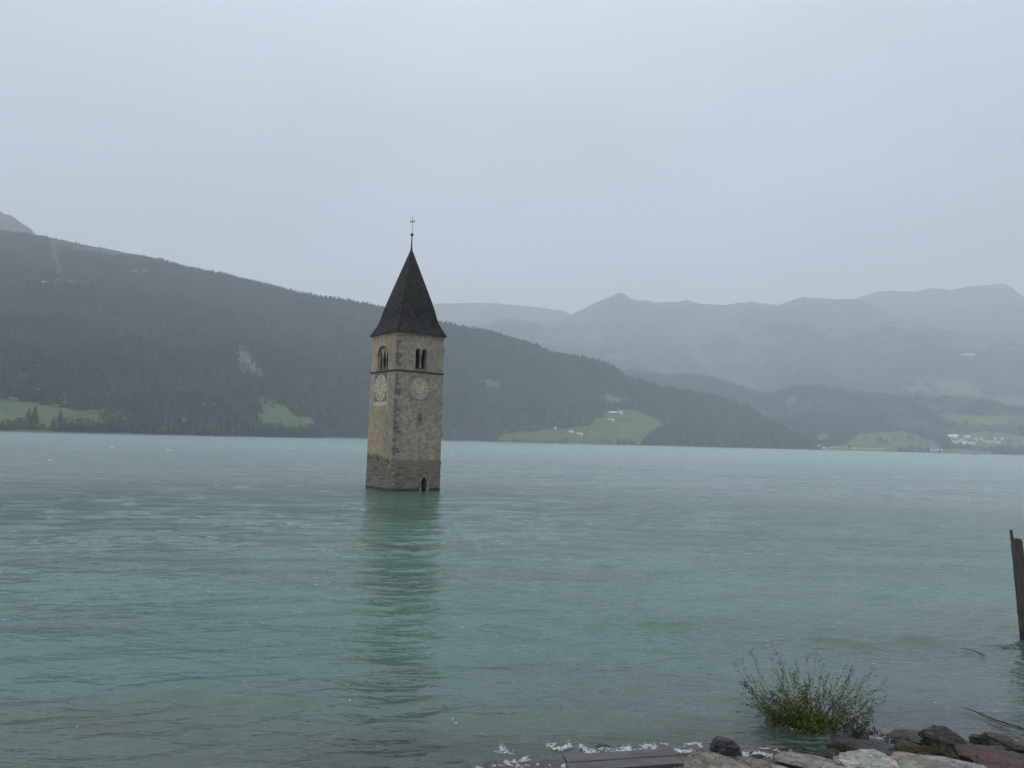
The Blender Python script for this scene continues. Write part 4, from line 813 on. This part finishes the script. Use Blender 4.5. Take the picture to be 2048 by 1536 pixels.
RM = dict(dark=rockmat('wet_dark_rock', (.011, .0115, .012), (.036, .0375, .039), .36, (.07, .07, .07), 3, .4, True), brown=rockmat('wet_brown_rock', (.015, .0125, .0115), (.042, .034, .030), .38, None, 3.5, .5, True),
          tan=rockmat('tan_gneiss', (.15, .128, .102), (.31, .275, .23), .7, None, 3.2, .5), pale=rockmat('pale_gneiss', (.26, .25, .225), (.50, .48, .44), .7, (.12, .12, .125), 3.0, .3),
          grey=rockmat('grey_gneiss', (.17, .165, .155), (.33, .32, .30), .65, (.42, .41, .39), 3.2, .4), red=rockmat('red_porphyry', (.050, .024, .020), (.095, .047, .039), .6, None, 3.5, .3), orange=rockmat('orange_gneiss', (.20, .15, .10), (.34, .27, .19), .7, None, 4, .2),
          sunk=rockmat('sunk_ochre_stone', (.30, .27, .18), (.42, .38, .27), .6), white=rockmat('white_quartz', (.52, .51, .49), (.66, .65, .63), .6))
def rock(x0, y0, x1, y1, kind, label, zb=None, seed=0, cuts=13, dep=.8, strata=.0, sub=5, group=None, tilt=0., name='rock', sink=.25, rough=1.):
    """boulder whose outline in the photo spans x0..x1, y0..y1; zb = height of its foot"""
    r = random.Random(seed*13+5); cx = (x0+x1)/2
    if zb is None: zb = .0
    f = at_z(cx, y1, zb); D = (f-Vector(CAM)).length; w = (x1-x0)*D/F_PX
    top = at_d(cx, y0, math.hypot(f.x, f.y)+w*dep*.35); h = max(.10, top.z-zb)
    sx, sy, sz = w/2*1.06, w/2*dep, h/2*(1+sink)
    bm = bmesh.new(); bmesh.ops.create_icosphere(bm, subdivisions=sub, radius=1); V = np.array([v.co[:] for v in bm.verts])
    V = np.sign(V)*np.abs(V)**.85; V /= np.linalg.norm(V, axis=1).max()
    for k in range(cuts):
        n = np.array([r.gauss(0, 1), r.gauss(0, 1), r.gauss(.15, .7)]); n /= np.linalg.norm(n); d = r.uniform(.50, .80)
        e_ = V@n-d; V = V-np.outer(np.clip(e_, 0, None)*.98, n)
    V /= np.abs(V).max(0)
    s = seed*3.7
    nn = fbm(V[:, 0]*1.6+s, V[:, 1]*1.6, V[:, 2]*1.6, s=seed, o=5, g=.55)
    rid = 1-np.abs(fbm(V[:, 0]*2.3+s, V[:, 1]*2.3, V[:, 2]*(2.3+6*strata), s=seed+40, o=4))*2
    V = V*(1+(.15*nn+.085*rid+.03*fbm(V[:, 0]*7+s, V[:, 1]*7, V[:, 2]*7, s=seed+70, o=3))*rough)[:, None]
    if strata: V[:, :2] *= (1+.07*strata*np.sign(np.sin((V[:, 2]+.35*V[:, 0])*14+3*nn))*np.clip(1-V[:, 2]**2, 0, 1))[:, None]
    V = V*np.array([sx, sy, sz]); ca, sa = math.cos(tilt), math.sin(tilt)
    V = np.stack([V[:, 0]*ca-V[:, 2]*sa, V[:, 1], V[:, 0]*sa+V[:, 2]*ca], -1)
    Fc = np.array([[v.index for v in q.verts] for q in bm.faces]); bm.free()
    o = mesh_np(name, V, Fc, RM[kind], True); u = Vector((f.x, f.y, 0)).normalized()
    o.location = (f.x+u.x*sy*.8, f.y+u.y*sy*.8, zb+h-sz*1.0); o.rotation_euler = (0, 0, math.atan2(-u.x, u.y))
    return tag(o, label, 'rock', group)
ROCKS = [
 (1350, 1521, 1386, 1545, 'tan', 'tan stone just right of the bench end', .25, 1, {}),
 (1382, 1509, 1500, 1552, 'tan', 'brownish tan boulder right of the bench, largest tan one', .20, 2, dict(dep=.7)),
 (1393, 1530, 1424, 1550, 'pale', 'small pale stone in front of the brownish tan boulder', .32, 3, dict(sub=4)),
 (1483, 1513, 1545, 1550, 'tan', 'tan layered rock with curved bands beside the brownish boulder', .20, 4, dict(strata=.8)),
 (1530, 1527, 1580, 1550, 'grey', 'low grey rock at the bottom edge between tan layered and rounded beige rocks', .2, 41, {}),
 (1567, 1509, 1662, 1540, 'tan', 'rounded beige boulder in the middle of the front row', .22, 5, dict(cuts=3, rough=.7)),
 (1640, 1525, 1716, 1556, 'pale', 'pale flat rock right in front of the rounded beige boulder', .28, 6, dict(dep=1.)),
 (1610, 1530, 1660, 1556, 'grey', 'dark veined grey rock at the bottom edge under the beige boulder', .3, 46, {}),
 (1698, 1509, 1812, 1552, 'pale', 'big whitish slanting rock of the front row', .22, 7, dict(tilt=-.12, dep=.9)),
 (1698, 1528, 1732, 1556, 'dark', 'dark corner of rock at the bottom edge left of the big whitish rock', .36, 47, {}),
 (1788, 1502, 1838, 1530, 'orange', 'small orange tan rock above the whitish ones', .22, 8, {}),
 (1790, 1518, 1905, 1556, 'tan', 'low brownish grey slab at the bottom edge right of the big whitish rock', .25, 9, dict(tilt=.06)),
 (1845, 1514, 1975, 1552, 'grey', 'long light grey slab at the bottom edge under the big dark boulder', .24, 10, dict(dep=.6)),
 (1953, 1505, 2075, 1534, 'red', 'upper red brown slab at the right edge', .24, 11, dict(dep=.8, tilt=-.03)),
 (1975, 1518, 2080, 1556, 'red', 'lower red brown slab at the bottom right corner', .22, 12, dict(dep=.7)),
 (1425, 1476, 1482, 1519, 'dark', 'dark wet boulder with foam left of the bush', -.05, 13, dict(strata=.4)),
 (1508, 1505, 1527, 1522, 'dark', 'small black rock in the foam left of the beige boulder', -.02, 14, dict(sub=4)),
 (1558, 1496, 1609, 1513, 'dark', 'black wedge shaped wet rock behind the beige boulder', -.03, 15, dict(tilt=.25)),
 (1552, 1504, 1588, 1529, 'brown', 'brown grey wet rock touching the left of the beige boulder', .02, 16, {}),
 (1632, 1498, 1694, 1530, 'dark', 'rough dark rock below the moss clump', .02, 17, dict(strata=.6)),
 (1688, 1484, 1806, 1524, 'dark', 'broad wet grey boulder behind the big whitish rock', .02, 18, dict(dep=.7, cuts=4)),
 (1764, 1470, 1812, 1492, 'brown', 'brown grey wet rock under breaking foam', -.04, 19, dict(dep=.9)),
 (1802, 1472, 1868, 1492, 'dark', 'flat grey rock left of the big dark boulder', .0, 20, dict(dep=.9, strata=.3)),
 (1853, 1460, 1929, 1522, 'dark', 'big dark layered boulder at the water, largest dark one', -.02, 21, dict(strata=.8, dep=.75)),
 (1800, 1486, 1860, 1516, 'brown', 'dark brown rock under dead grass left of the big dark boulder', .05, 22, {}),
 (1848, 1509, 1905, 1524, 'dark', 'low slate slab tucked under the big dark boulder', .2, 23, {}),
 (1945, 1472, 1975, 1500, 'dark', 'small round dark rock left of the brown boulder at the right edge', -.03, 24, dict(sub=4)),
 (1974, 1466, 2033, 1510, 'brown', 'dark brown craggy boulder behind the red slabs', .0, 25, dict(strata=.7)),
 (1937, 1486, 1994, 1518, 'dark', 'dark wedge rock between foam gap and upper red slab', .0, 26, dict(tilt=.3)),
 (2008, 1483, 2070, 1510, 'brown', 'dark craggy rock at the right edge above the red slab', .04, 27, dict(strata=.5)),
 (990, 1500, 1042, 1522, 'dark', 'dark rock awash with foam left of the bench', -.16, 28, dict(dep=1.0)),
 (1145, 1494, 1190, 1512, 'dark', 'dark rock in the foam right behind the bench', -.10, 29, {}),
 (1190, 1496, 1240, 1510, 'brown', 'dark brown rock awash behind the middle of the bench', -.10, 30, {}),
 (945, 1532, 975, 1550, 'white', 'small white stone at the bottom edge left of the bench', .0, 31, dict(sub=4)),
 (1120, 1529, 1136, 1540, 'white', 'tiny white stone at the left corner of the bench', .05, 32, dict(sub=4)),
 (1395, 1500, 1440, 1520, 'brown', 'low brown rock behind the brownish tan boulder', .0, 33, {}),
 (1436, 1459, 1458, 1472, 'sunk', 'upper pale stone under water left of the bush', -.30, 34, dict(sub=4, dep=1.)),
 (1424, 1473, 1452, 1483, 'sunk', 'lower pale stone under water above the dark wet boulder', -.24, 35, dict(sub=4, dep=1.)),
]
for x0, y0, x1, y1, kd, lb, zb, sd, kw in ROCKS:
    dy = 10 if zb > .17 else (4 if y0 > 1480 else 0)          # the crown of a boulder stands a little behind its widest line
    rock(x0, y0+dy, x1, y1+dy, kd, lb, zb, sd, **kw)
_pr = []
for k in range(5):
    o = rock(1500, 1500, 1512, 1508, ('dark', 'brown', 'grey', 'tan', 'dark')[k], 'small loose stone wedged between the bigger boulders of the bank', .05, 60+k, sub=3, group='small loose stones of the bank', name='stone'); _pr.append(o)
r = random.Random(77)
for k in range(80):
    px = r.uniform(1370, 2060); py = r.uniform(1502, 1545); o = _pr[k] if k < 5 else _pr[r.randrange(5)].copy()
    if k >= 5: C.objects.link(o)
    p = at_z(px, py, .05); g = float(ground_z(p.x, p.y)); s_ = r.uniform(.4, 1.3); o.scale = (s_, s_*r.uniform(.7, 1.2), s_*r.uniform(.8, 1.5)); o.location = (p.x, p.y, g+.02); o.rotation_euler = (r.uniform(-.4, .4), r.uniform(-.4, .4), r.uniform(0, 6.28))
# grass and moss tufts between the rocks
M['moss'] = leafmat('dead_moss', (.050, .044, .015)); M['tuft'] = leafmat('grass_blades', (.085, .10, .035)); M['strawgrass'] = leafmat('straw_blades', (.065, .052, .024))
def tuft(px0, px1, py, zb, n, h, m, label, seed, cat='grass tuft', depth=.25):
    r = random.Random(seed); q = MB(); a_, b_ = at_z(px0, py, zb), at_z(px1, py, zb)
    for k in range(n):
        p = a_.lerp(b_, r.random())+Vector((r.uniform(-.05, .05), r.uniform(-depth, depth), -.06)); d = Vector((r.gauss(0, .6), r.gauss(-.2, .5), 1)).normalized(); L = h*r.uniform(.4, 1.2); w = Vector((r.gauss(0, 1), r.gauss(0, 1), 0)).normalized()*.006
        m1 = p+d*L*.55; e_ = m1+(d+Vector((r.gauss(0, .6), r.gauss(0, .6), -.8))).normalized()*L*.5
        q.add([p-w, p+w, m1+w*.8, m1-w*.8, e_], [(0, 1, 2, 3), (3, 2, 4)])
    return tag(q.build('grass_tuft', m, None), label, cat)
tuft(1664, 1722, 1496, .22, 1500, .11, M['moss'], 'brown mossy grass clump below the small shrub', 1)
tuft(1806, 1868, 1502, .26, 1700, .12, M['strawgrass'], 'dead brown grass hanging left of the big dark boulder', 2)
tuft(1868, 1886, 1500, .30, 260, .15, M['tuft'], 'fresh green grass tuft on the big dark boulder', 3, depth=.1)
tuft(1834, 1905, 1519, .22, 1100, .12, M['moss'], 'low withered grass at the foot of the big dark boulder', 4)
tuft(1905, 1915, 1508, .25, 90, .10, M['tuft'], 'tiny green tuft right of the fresh green one', 5, depth=.06)
# bench
M['plank'] = simple('weathered_bench_plank', (.098, .078, .074), .3, 3, .55, .02); M['plankedge'] = M['timber']
t = NT('bench_wood'); v = t.co('Object', (1.2, 14, 14)); n1 = t.noise(v, 2.2, 7, .65, .4); n2 = t.noise(t.co(), 3, 5, .6)
c = t.mix(t.rng(n1, .3, .7), (.044, .040, .039), (.090, .083, .081)); c = t.mix(t.rng(n2, .55, .75, 0, .5), c, (.05, .04, .037)); M['plank'] = t.pbr(c, t.rng(n2, .3, .7, .35, .6), t.bump(n1, .006))
BZ = .86; A_, B_, C_, D_ = at_z(1126, 1513, BZ), at_z(1350, 1498, BZ), at_z(1362, 1523, BZ), at_z(1140, 1537, BZ)
mid = (A_+B_+C_+D_)/4; ex = ((B_-A_)+(C_-D_)).normalized(); L_ = ((B_-A_).length+(C_-D_).length)/2; Dp = abs(((A_-D_)+(B_-C_)).dot(Vector((-ex.y, ex.x, 0)))/2)*1.3
bench = empty('bench', (mid.x, mid.y, 0), math.atan2(ex.y, ex.x)); tag(bench, 'dark wooden two plank bench at the bottom edge by the water', 'bench')
gz = float(ground_z(mid.x, mid.y))
for k in (-1, 1): q = MB(); q.box((.02*k, k*Dp*.26, BZ-.026), (L_, Dp*.46, .052)); q.build('seat_plank', M['plank'], bench, bevel=.006)
for s_ in (-1, 1):
    q = MB(); q.box((s_*L_*.36, 0, (BZ-.06+gz-.3)/2), (.10, Dp*.55, BZ-.06-gz+.3)); q.build('leg', M['timber'], bench); q = MB(); q.box((s_*L_*.36, 0, BZ-.082), (.12, Dp*.9, .055)); q.build('crossbeam', M['timber'], bench)
# bush standing in the shallows
M['twig'] = simple('grey_brown_twig', (.060, .047, .034), .35, 9, .8); M['bud'] = leafmat('thin_grey_leaves', (.058, .060, .034)); M['leaf'] = leafmat('green_leaves', (.090, .118, .020)); M['darkleaf'] = leafmat('dark_leaves', (.045, .058, .020))
def leafy(mb, p, d, L, w, r):
    side = d.cross(Vector((r.gauss(0, 1), r.gauss(0, 1), r.gauss(0, 1)))).normalized()*w
    mb.add([p, p+d*L*.5+side, p+d*L, p+d*L*.5-side], [(0, 1, 2, 3)])
def stem_curve(a, b, bend, r, n=12):
    m = (a+b)/2+Vector((0, 0, bend))+Vector((r.gauss(0, .06), r.gauss(0, .06), r.gauss(0, .04)))
    return [a*(1-f)**2+m*2*f*(1-f)+b*f*f+Vector((r.gauss(0, .006), r.gauss(0, .006), 0)) for f in np.linspace(0, 1, n)]
def px_to(px, py, base, r, dep):
    d0 = math.hypot(base.x, base.y); return at_d(px, py, d0+dep)
r = random.Random(21); base = at_z(1622, 1453, 0); bush = empty('willow_bush', (0, 0, 0)); tag(bush, 'large straggly green willow bush standing in the shallow water', 'bush')
stems, buds, leaves = MB(), MB(), MB()
TIPS = [(1531, 1261), (1503, 1304), (1465, 1329), (1475, 1320), (1531, 1296), (1558, 1295), (1580, 1338), (1635, 1282), (1713, 1316), (1752, 1332), (1750, 1349), (1772, 1361), (1773, 1400), (1473, 1400), (1476, 1424), (1492, 1388), (1702, 1372), (1726, 1358), (1600, 1330), (1515, 1333), (1545, 1340), (1567, 1350), (1650, 1350), (1690, 1340), (1672, 1368), (1560, 1318), (1500, 1350), (1720, 1385), (1735, 1412), (1620, 1345), (1590, 1312), (1640, 1330), (1540, 1370), (1610, 1370), (1700, 1400), (1528, 1392), (1665, 1330), (1612, 1320), (1668, 1392), (1706, 1346)]
TIPS += [(1468, 1378), (1480, 1408), (1500, 1432), (1760, 1394), (1768, 1374), (1756, 1422), (1742, 1432), (1486, 1345), (1510, 1415)]
for k in range(24): TIPS.append((r.uniform(1490, 1750), r.uniform(1345, 1420)))
for i, (px, py) in enumerate(TIPS):
    b0 = base+Vector((r.gauss(0, .16)+(px-1622)*.0022, r.gauss(.1, .15), -.25)); tip = px_to(px, py, base, r, r.uniform(-.45, .6))
    pts = stem_curve(b0, tip, .18*r.uniform(.3, 1.2), r, 14); stems.tube(pts, list(np.linspace(.0055, .0014, 14)), 5)
    for j in range(4, 14):
        for rep in range(3 if j > 6 else 1):
            p = pts[j-1].lerp(pts[j], r.random()); ax_ = (pts[j]-pts[j-1]).normalized()
            d = (ax_*.75+Vector((r.gauss(0, .5), r.gauss(0, .5), r.gauss(.15, .45)))).normalized(); leafy(buds, p, d, r.uniform(.04, .075), .0045, r)
        if r.random() < .30:
            p = pts[j]; d = ((pts[j]-pts[j-1]).normalized()+Vector((r.gauss(0, .45), r.gauss(0, .45), r.gauss(.1, .3)))).normalized(); L = r.uniform(.12, .38)*(1.2-j/16)
            sp_ = [p, p+d*L*.5+Vector((0, 0, .015)), p+d*L]; stems.tube(sp_, [.003, .0022, .0014], 4)
            for rep in range(5): leafy(buds, sp_[0].lerp(sp_[2], r.uniform(.3, 1)), (d+Vector((r.gauss(0, .6), r.gauss(0, .6), r.gauss(0, .5)))).normalized(), r.uniform(.04, .075), .006, r)
LT = [(1484, 1362, 1.), (1582, 1342, 1.), (1538, 1382, 1.1), (1552, 1372, 1.), (1612, 1366, .9), (1572, 1385, 1.), (1590, 1395, 1.), (1545, 1398, 1.), (1535, 1424, .8), (1560, 1410, 1.), (1605, 1400, 1.), (1625, 1398, .8), (1640, 1420, .9), (1650, 1432, 1.), (1548, 1440, .8), (1575, 1425, 1.), (1600, 1425, 1.), (1630, 1440, 1.), (1585, 1440, 1.), (1565, 1448, 1.), (1610, 1445, 1.), (1655, 1448, .8), (1595, 1372, .8), (1632, 1380, .5), (1690, 1372, .35), (1722, 1400, .45), (1745, 1378, .25), (1672, 1400, .5), (1702, 1422, .55), (1662, 1356, .25), (1680, 1435, .6), (1505, 1385, .5), (1512, 1412, .6), (1735, 1425, .5), (1525, 1398, .7), (1715, 1440, .5)]
for px, py, dn in LT:
    b0 = base+Vector((r.gauss(0, .1)+(px-1600)*.004-.08, r.gauss(-.05, .15), -.1)); tip = px_to(px, py, base, r, r.uniform(-.45, .25)); pts = stem_curve(b0, tip, .10, r, 12); stems.tube(pts, list(np.linspace(.007, .002, 12)), 5)
    for j in range(2, 12):
        for rep in range(int(18*dn)):
            p = pts[j-1].lerp(pts[j], r.random())+Vector((r.gauss(0, .035), r.gauss(0, .05), r.gauss(0, .035))); d = Vector((r.gauss(0, 1), r.gauss(0, 1), r.gauss(.3, .8))).normalized(); leafy(leaves, p, d, r.uniform(.035, .065), r.uniform(.010, .018), r)
for k in range(1500):
    a = r.uniform(0, 6.28); rad = r.random()**.6; p = base+Vector((math.cos(a)*rad*.72-.22, math.sin(a)*rad*.45, r.random()**2*.6*(1.15-rad))); d = Vector((r.gauss(0, 1), r.gauss(0, 1), r.gauss(.2, .8))).normalized(); leafy(leaves, p, d, r.uniform(.035, .06), r.uniform(.010, .018), r)
stems.build('branches', M['twig'], bush); buds.build('thin_leaves', M['bud'], bush); leaves.build('green_foliage', M['leaf'], bush)
sb = at_z(1716, 1478, .02); shr = empty('small_shrub', (0, 0, 0)); tag(shr, 'small dark leafy shrub at the waterline right of the large bush', 'shrub'); stems, leaves = MB(), MB()
for px, py in ((1748, 1400), (1738, 1415), (1728, 1430), (1752, 1455), (1700, 1445), (1760, 1462), (1688, 1452), (1694, 1468), (1712, 1440), (1735, 1447), (1745, 1440), (1722, 1452), (1706, 1458), (1730, 1462), (1681, 1446)):
    tip = px_to(px, py, sb, r, r.uniform(-.2, .3)); pts = stem_curve(sb+Vector((r.gauss(0, .12), r.gauss(.05, .1), -.1)), tip, .06, r, 10); stems.tube(pts, list(np.linspace(.006, .0018, 10)), 5)
    for j in range(2, 10):
        for rep in range(9):
            p = pts[j-1].lerp(pts[j], r.random())+Vector((r.gauss(0, .03), r.gauss(0, .03), r.gauss(0, .03))); leafy(leaves, p, Vector((r.gauss(0, 1), r.gauss(0, 1), r.gauss(.2, .8))).normalized(), r.uniform(.03, .055), r.uniform(.008, .014), r)
stems.build('branches', M['twig'], shr); leaves.build('foliage', M['darkleaf'], shr)
for pxs, lb in ((((1800, 1455, 1804, 1478), (1812, 1468, 1806, 1480), (1798, 1462, 1803, 1480)), 'thin bare twigs sticking up from the foam left of the flat grey rock'), (((1858, 1460, 1849, 1478), (1846, 1472, 1848, 1480), (1832, 1470, 1836, 1480)), 'thin bare twigs sticking up between flat grey rock and big dark boulder')):
    q = MB()
    for a, b, c, d in pxs: p0 = at_z(c, d, .0); q.tube(stem_curve(p0+Vector((0, 0, -.1)), at_d(a, b, math.hypot(p0.x, p0.y)), .03, r, 6), [.006, .005, .004, .003, .003, .002], 5)
    tag(q.build('twigs', M['twig']), lb, 'twigs')
# timber pile and the thin stake behind it
t = NT('pile_wood'); v = t.co('Object', (9, 9, .8)); n1 = t.noise(v, 2.4, 8, .7, .3); n2 = t.noise(t.co(), 1.6, 5, .6); z = t.n('ShaderNodeSeparateXYZ', {0: t.pos()}).outputs[2]
c = t.mix(t.rng(n1, .3, .7), (.018, .016, .0145), (.070, .064, .058)); c = t.mix(t.rng(n2, .4, .7, 0, .5), c, (.06, .052, .046)); c = t.mix(t.rng(t.math('ADD', z, t.math('MULTIPLY', n1, .25)), .35, .55, 1, 0), c, (.012, .011, .010))
M['pile'] = t.pbr(c, .8, t.bump(n1, .02)); pb = at_z(2054, 1283, 0); pd = math.hypot(pb.x, pb.y); pt = at_d(2033.5, 1079, pd)
pile = empty('timber_pile', pb); tag(pile, 'thick weathered timber pile leaning in the water at the right edge', 'pile')
q = MB(); rp = np.random.default_rng(5); axv = (pt-pb); nseg = 16; vs = []; sg = 20
for i in range(nseg+1):
    f = -.25+1.25*i/nseg; c0 = axv*f; R = .150*(1.10-.12*f)*(.95 if i == nseg else 1)
    for k in range(sg): a = 2*math.pi*k/sg; m_ = R*(1+.05*math.sin(3*a+1)+.04*math.sin(7*a+2*f)+.02*rp.normal()); vs.append((c0.x+m_*math.cos(a), c0.y+m_*math.sin(a), c0.z+(.03*math.sin(a*2) if i == nseg else 0)))
q.add(vs, [(i*sg+k, i*sg+(k+1) % sg, (i+1)*sg+(k+1) % sg, (i+1)*sg+k) for i in range(nseg) for k in range(sg)]+[tuple(nseg*sg+k for k in range(sg))]); q.build('shaft', M['pile'], pile)
q = MB(); f = (1283-1226)/204; q.tube([axv*(f-.013)+Vector((0, 0, 0)), axv*(f+.013)], .172, 18); q.build('iron_band', M['iron'], pile)
st_t, st_b = at_d(2022, 1060, pd+.12), at_d(2031, 1128, pd+.12); sx_ = (st_t-st_b); q = MB(); q.tube([st_b-sx_*2.6+Vector((0, 0, 0)), st_b, st_t], [.055, .058, .052], 4)
tag(q.build('wooden_stake', M['pile']), 'thin square wooden stake rising behind the left of the timber pile', 'stake')
# driftwood
def drift(pts, rad, label, z=.06, side=()):
    q = MB(); P = [at_z(x, y, z) for x, y in pts]; q.tube(P, rad, 7)
    for i, dx, dy in side: q.tube([P[i], P[i]+Vector((dx, 0, dy))], [rad[i]*.7, .006], 5)
    return tag(q.build('driftwood', M['pile'], None, True), label, 'driftwood')
drift([(1921, 1296), (1938, 1299), (1952, 1303), (1962, 1308), (1971, 1312)], [.006, .010, .012, .018, .01], 'short dark floating branch left of the timber pile', .05)
drift([(1925, 1414), (1948, 1422), (1962, 1428), (1985, 1438), (2010, 1446), (2036, 1454), (2062, 1462)], [.006, .011, .013, .015, .016, .015, .015], 'upper long dark branch floating above the right rocks', .06, ((2, .03, .035), (3, -.02, .05), (5, .04, .03)))
drift([(1958, 1430), (1980, 1440), (2005, 1450), (2030, 1456), (2060, 1466)], [.006, .009, .010, .009, .008], 'lower thin branch floating along the long dark branch', .05)
# foam of the breaking wavelets
M['foam'] = simple('foam', (.80, .82, .82), .04, 6, .6); q = MB(); r = random.Random(9)
bm = bmesh.new(); bmesh.ops.create_icosphere(bm, subdivisions=1, radius=1); FV = [v.co.copy() for v in bm.verts]; FF = [tuple(v.index for v in f.verts) for f in bm.faces]; bm.free()
def foam_line(pts, n, spread, up, size=(.0028, .0068)):
    for k in range(max(3, n//5)):
        f = r.random()*(len(pts)-1); i = min(int(f), len(pts)-2); px = pts[i][0]+(pts[i+1][0]-pts[i][0])*(f-i); py = pts[i][1]+(pts[i+1][1]-pts[i][1])*(f-i)
        p = at_z(px+r.gauss(0, spread), py+r.gauss(0, spread*.5), .03); h0 = r.random()**3*up*.6; a = r.gauss(.15, .7)+(math.pi if r.random() < .5 else 0); z0 = max(.018, float(ground_z(p.x, p.y))+.012)
        for j in range(r.randint(5, 22)):
            s = r.uniform(*size)*(1-.03*j); c = Vector((p.x, p.y, z0+h0*max(0, 1-j*.12)+r.gauss(0, .003))); sx, sy, sz = s*r.uniform(1.2, 2.4), s*r.uniform(.8, 1.4), s*r.uniform(.3, .55)
            q.add([c+Vector((v.x*sx, v.y*sy, v.z*sz)) for v in FV], FF)
            a += r.gauss(0, .45); p = p+Vector((math.cos(a), math.sin(a)*.8, 0))*s*1.5
foam_line([(1096, 1487), (1105, 1492), (1118, 1497), (1130, 1494), (1140, 1488)], 340, 3.5, .10); foam_line([(1160, 1488), (1170, 1500), (1178, 1506), (1188, 1500)], 260, 3.5, .10)
foam_line([(1205, 1496), (1225, 1498)], 50, 4, .05); foam_line([(1228, 1502), (1245, 1501), (1256, 1495), (1262, 1500)], 280, 3.2, .14); foam_line([(1280, 1502), (1292, 1490), (1305, 1492), (1312, 1498)], 230, 3.5, .14)
foam_line([(1325, 1487), (1340, 1488)], 25, 4, .03); foam_line([(1350, 1497), (1362, 1502), (1378, 1503), (1384, 1499)], 190, 2.2, .07); foam_line([(1366, 1491), (1376, 1488), (1388, 1484), (1398, 1487), (1403, 1494)], 120, 1.6, .05)
foam_line([(994, 1510), (1000, 1500), (1003, 1494), (1012, 1504), (1022, 1508)], 150, 3, .14); foam_line([(1008, 1522), (1030, 1524), (1045, 1518), (1055, 1515)], 170, 5, .04); foam_line([(990, 1530), (1100, 1534)], 90, 6, .03)
foam_line([(1466, 1502), (1478, 1502), (1486, 1508)], 60, 3, .04); foam_line([(1484, 1512), (1500, 1506), (1512, 1508), (1528, 1508), (1540, 1516), (1552, 1518)], 420, 5, .05); foam_line([(1524, 1494), (1540, 1497)], 40, 3, .02); foam_line([(1548, 1500), (1556, 1498)], 25, 2, .02)
foam_line([(1722, 1480), (1735, 1476), (1752, 1474), (1764, 1478)], 150, 3, .06); foam_line([(1764, 1474), (1780, 1478), (1800, 1474), (1790, 1470)], 420, 5, .14); foam_line([(1815, 1476), (1840, 1473), (1856, 1470), (1865, 1466)], 160, 4, .10); foam_line([(1926, 1488), (1932, 1495), (1938, 1502), (1944, 1498)], 220, 4, .06); foam_line([(1968, 1476), (1972, 1482)], 60, 2, .08)
foam_line([(1568, 1452), (1580, 1456), (1600, 1452), (1625, 1450)], 40, 4, .04)
for px, py in ((435, 974), (100, 921), (228, 895), (580, 897), (338, 900), (905, 910)):
    p = at_z(px, py, 0); D = math.hypot(p.x, p.y); s = D/F_PX
    for k in range(5): e_ = p+Vector((r.uniform(-4.5, 4.5)*s, r.gauss(0, 1.5*s), .06+r.random()*.10)); q.add([e_+Vector((v.x*1.2*s, v.y*1.0*s, v.z*.35*s)) for v in FV], FF)
for px, py in ((154, 1453), (905, 1437), (912, 1446), (700, 1400), (1748, 1327), (1870, 1405)):
    p = at_z(px, py, .03); s = .010; q.add([p+Vector((v.x*s*1.8, v.y*s*1.4, v.z*s)) for v in FV], FF)
tag(q.build('foam', M['foam'], None, True), 'white foam of small waves breaking on the rocks', 'foam', None, 'stuff')


# ------------------------------------------------------------------ rain: falling drops near the camera
t = NT('rain_water'); g = t.n('ShaderNodeBsdfGlass', {'IOR': 1.333, 'Roughness': .0}); t.t.links.new(g.outputs[0], t.out.inputs[0]); q = MB(); r = random.Random(31)
for k in range(80):
    D = r.uniform(2.2, 7.0); p = Vector(CAM+ray(float(r.uniform(-200, 2250)), float(r.uniform(660, 960)))*D); s_ = r.uniform(.0016, .0030)
    q.add([p+Vector((v.x*s_, v.y*s_, v.z*s_)) for v in FV], FF)
tag(q.build('rain', t.m, None, True), 'falling raindrops in front of the wooded hillside', 'rain', None, 'stuff')

# ------------------------------------------------------------------ haze: one closed box of pale even air
hz = MB(); hz.box((0, 4400, 893), (19400, 10000, 1814)); o = hz.build('haze', None); t = NT('haze_air'); t.m.node_tree.nodes.clear()
out = t.n('ShaderNodeOutputMaterial'); pv = t.n('ShaderNodeVolumePrincipled'); pv.inputs['Color'].default_value = (.93, .96, 1, 1); pv.inputs['Density'].default_value = HAZE; pv.inputs['Anisotropy'].default_value = .2
pv.inputs['Density Attribute'].default_value = ''
t.t.links.new(pv.outputs[0], out.inputs['Volume']); t.m.cycles.homogeneous_volume = True; o.data.materials.append(t.m); tag(o, kind='stuff')
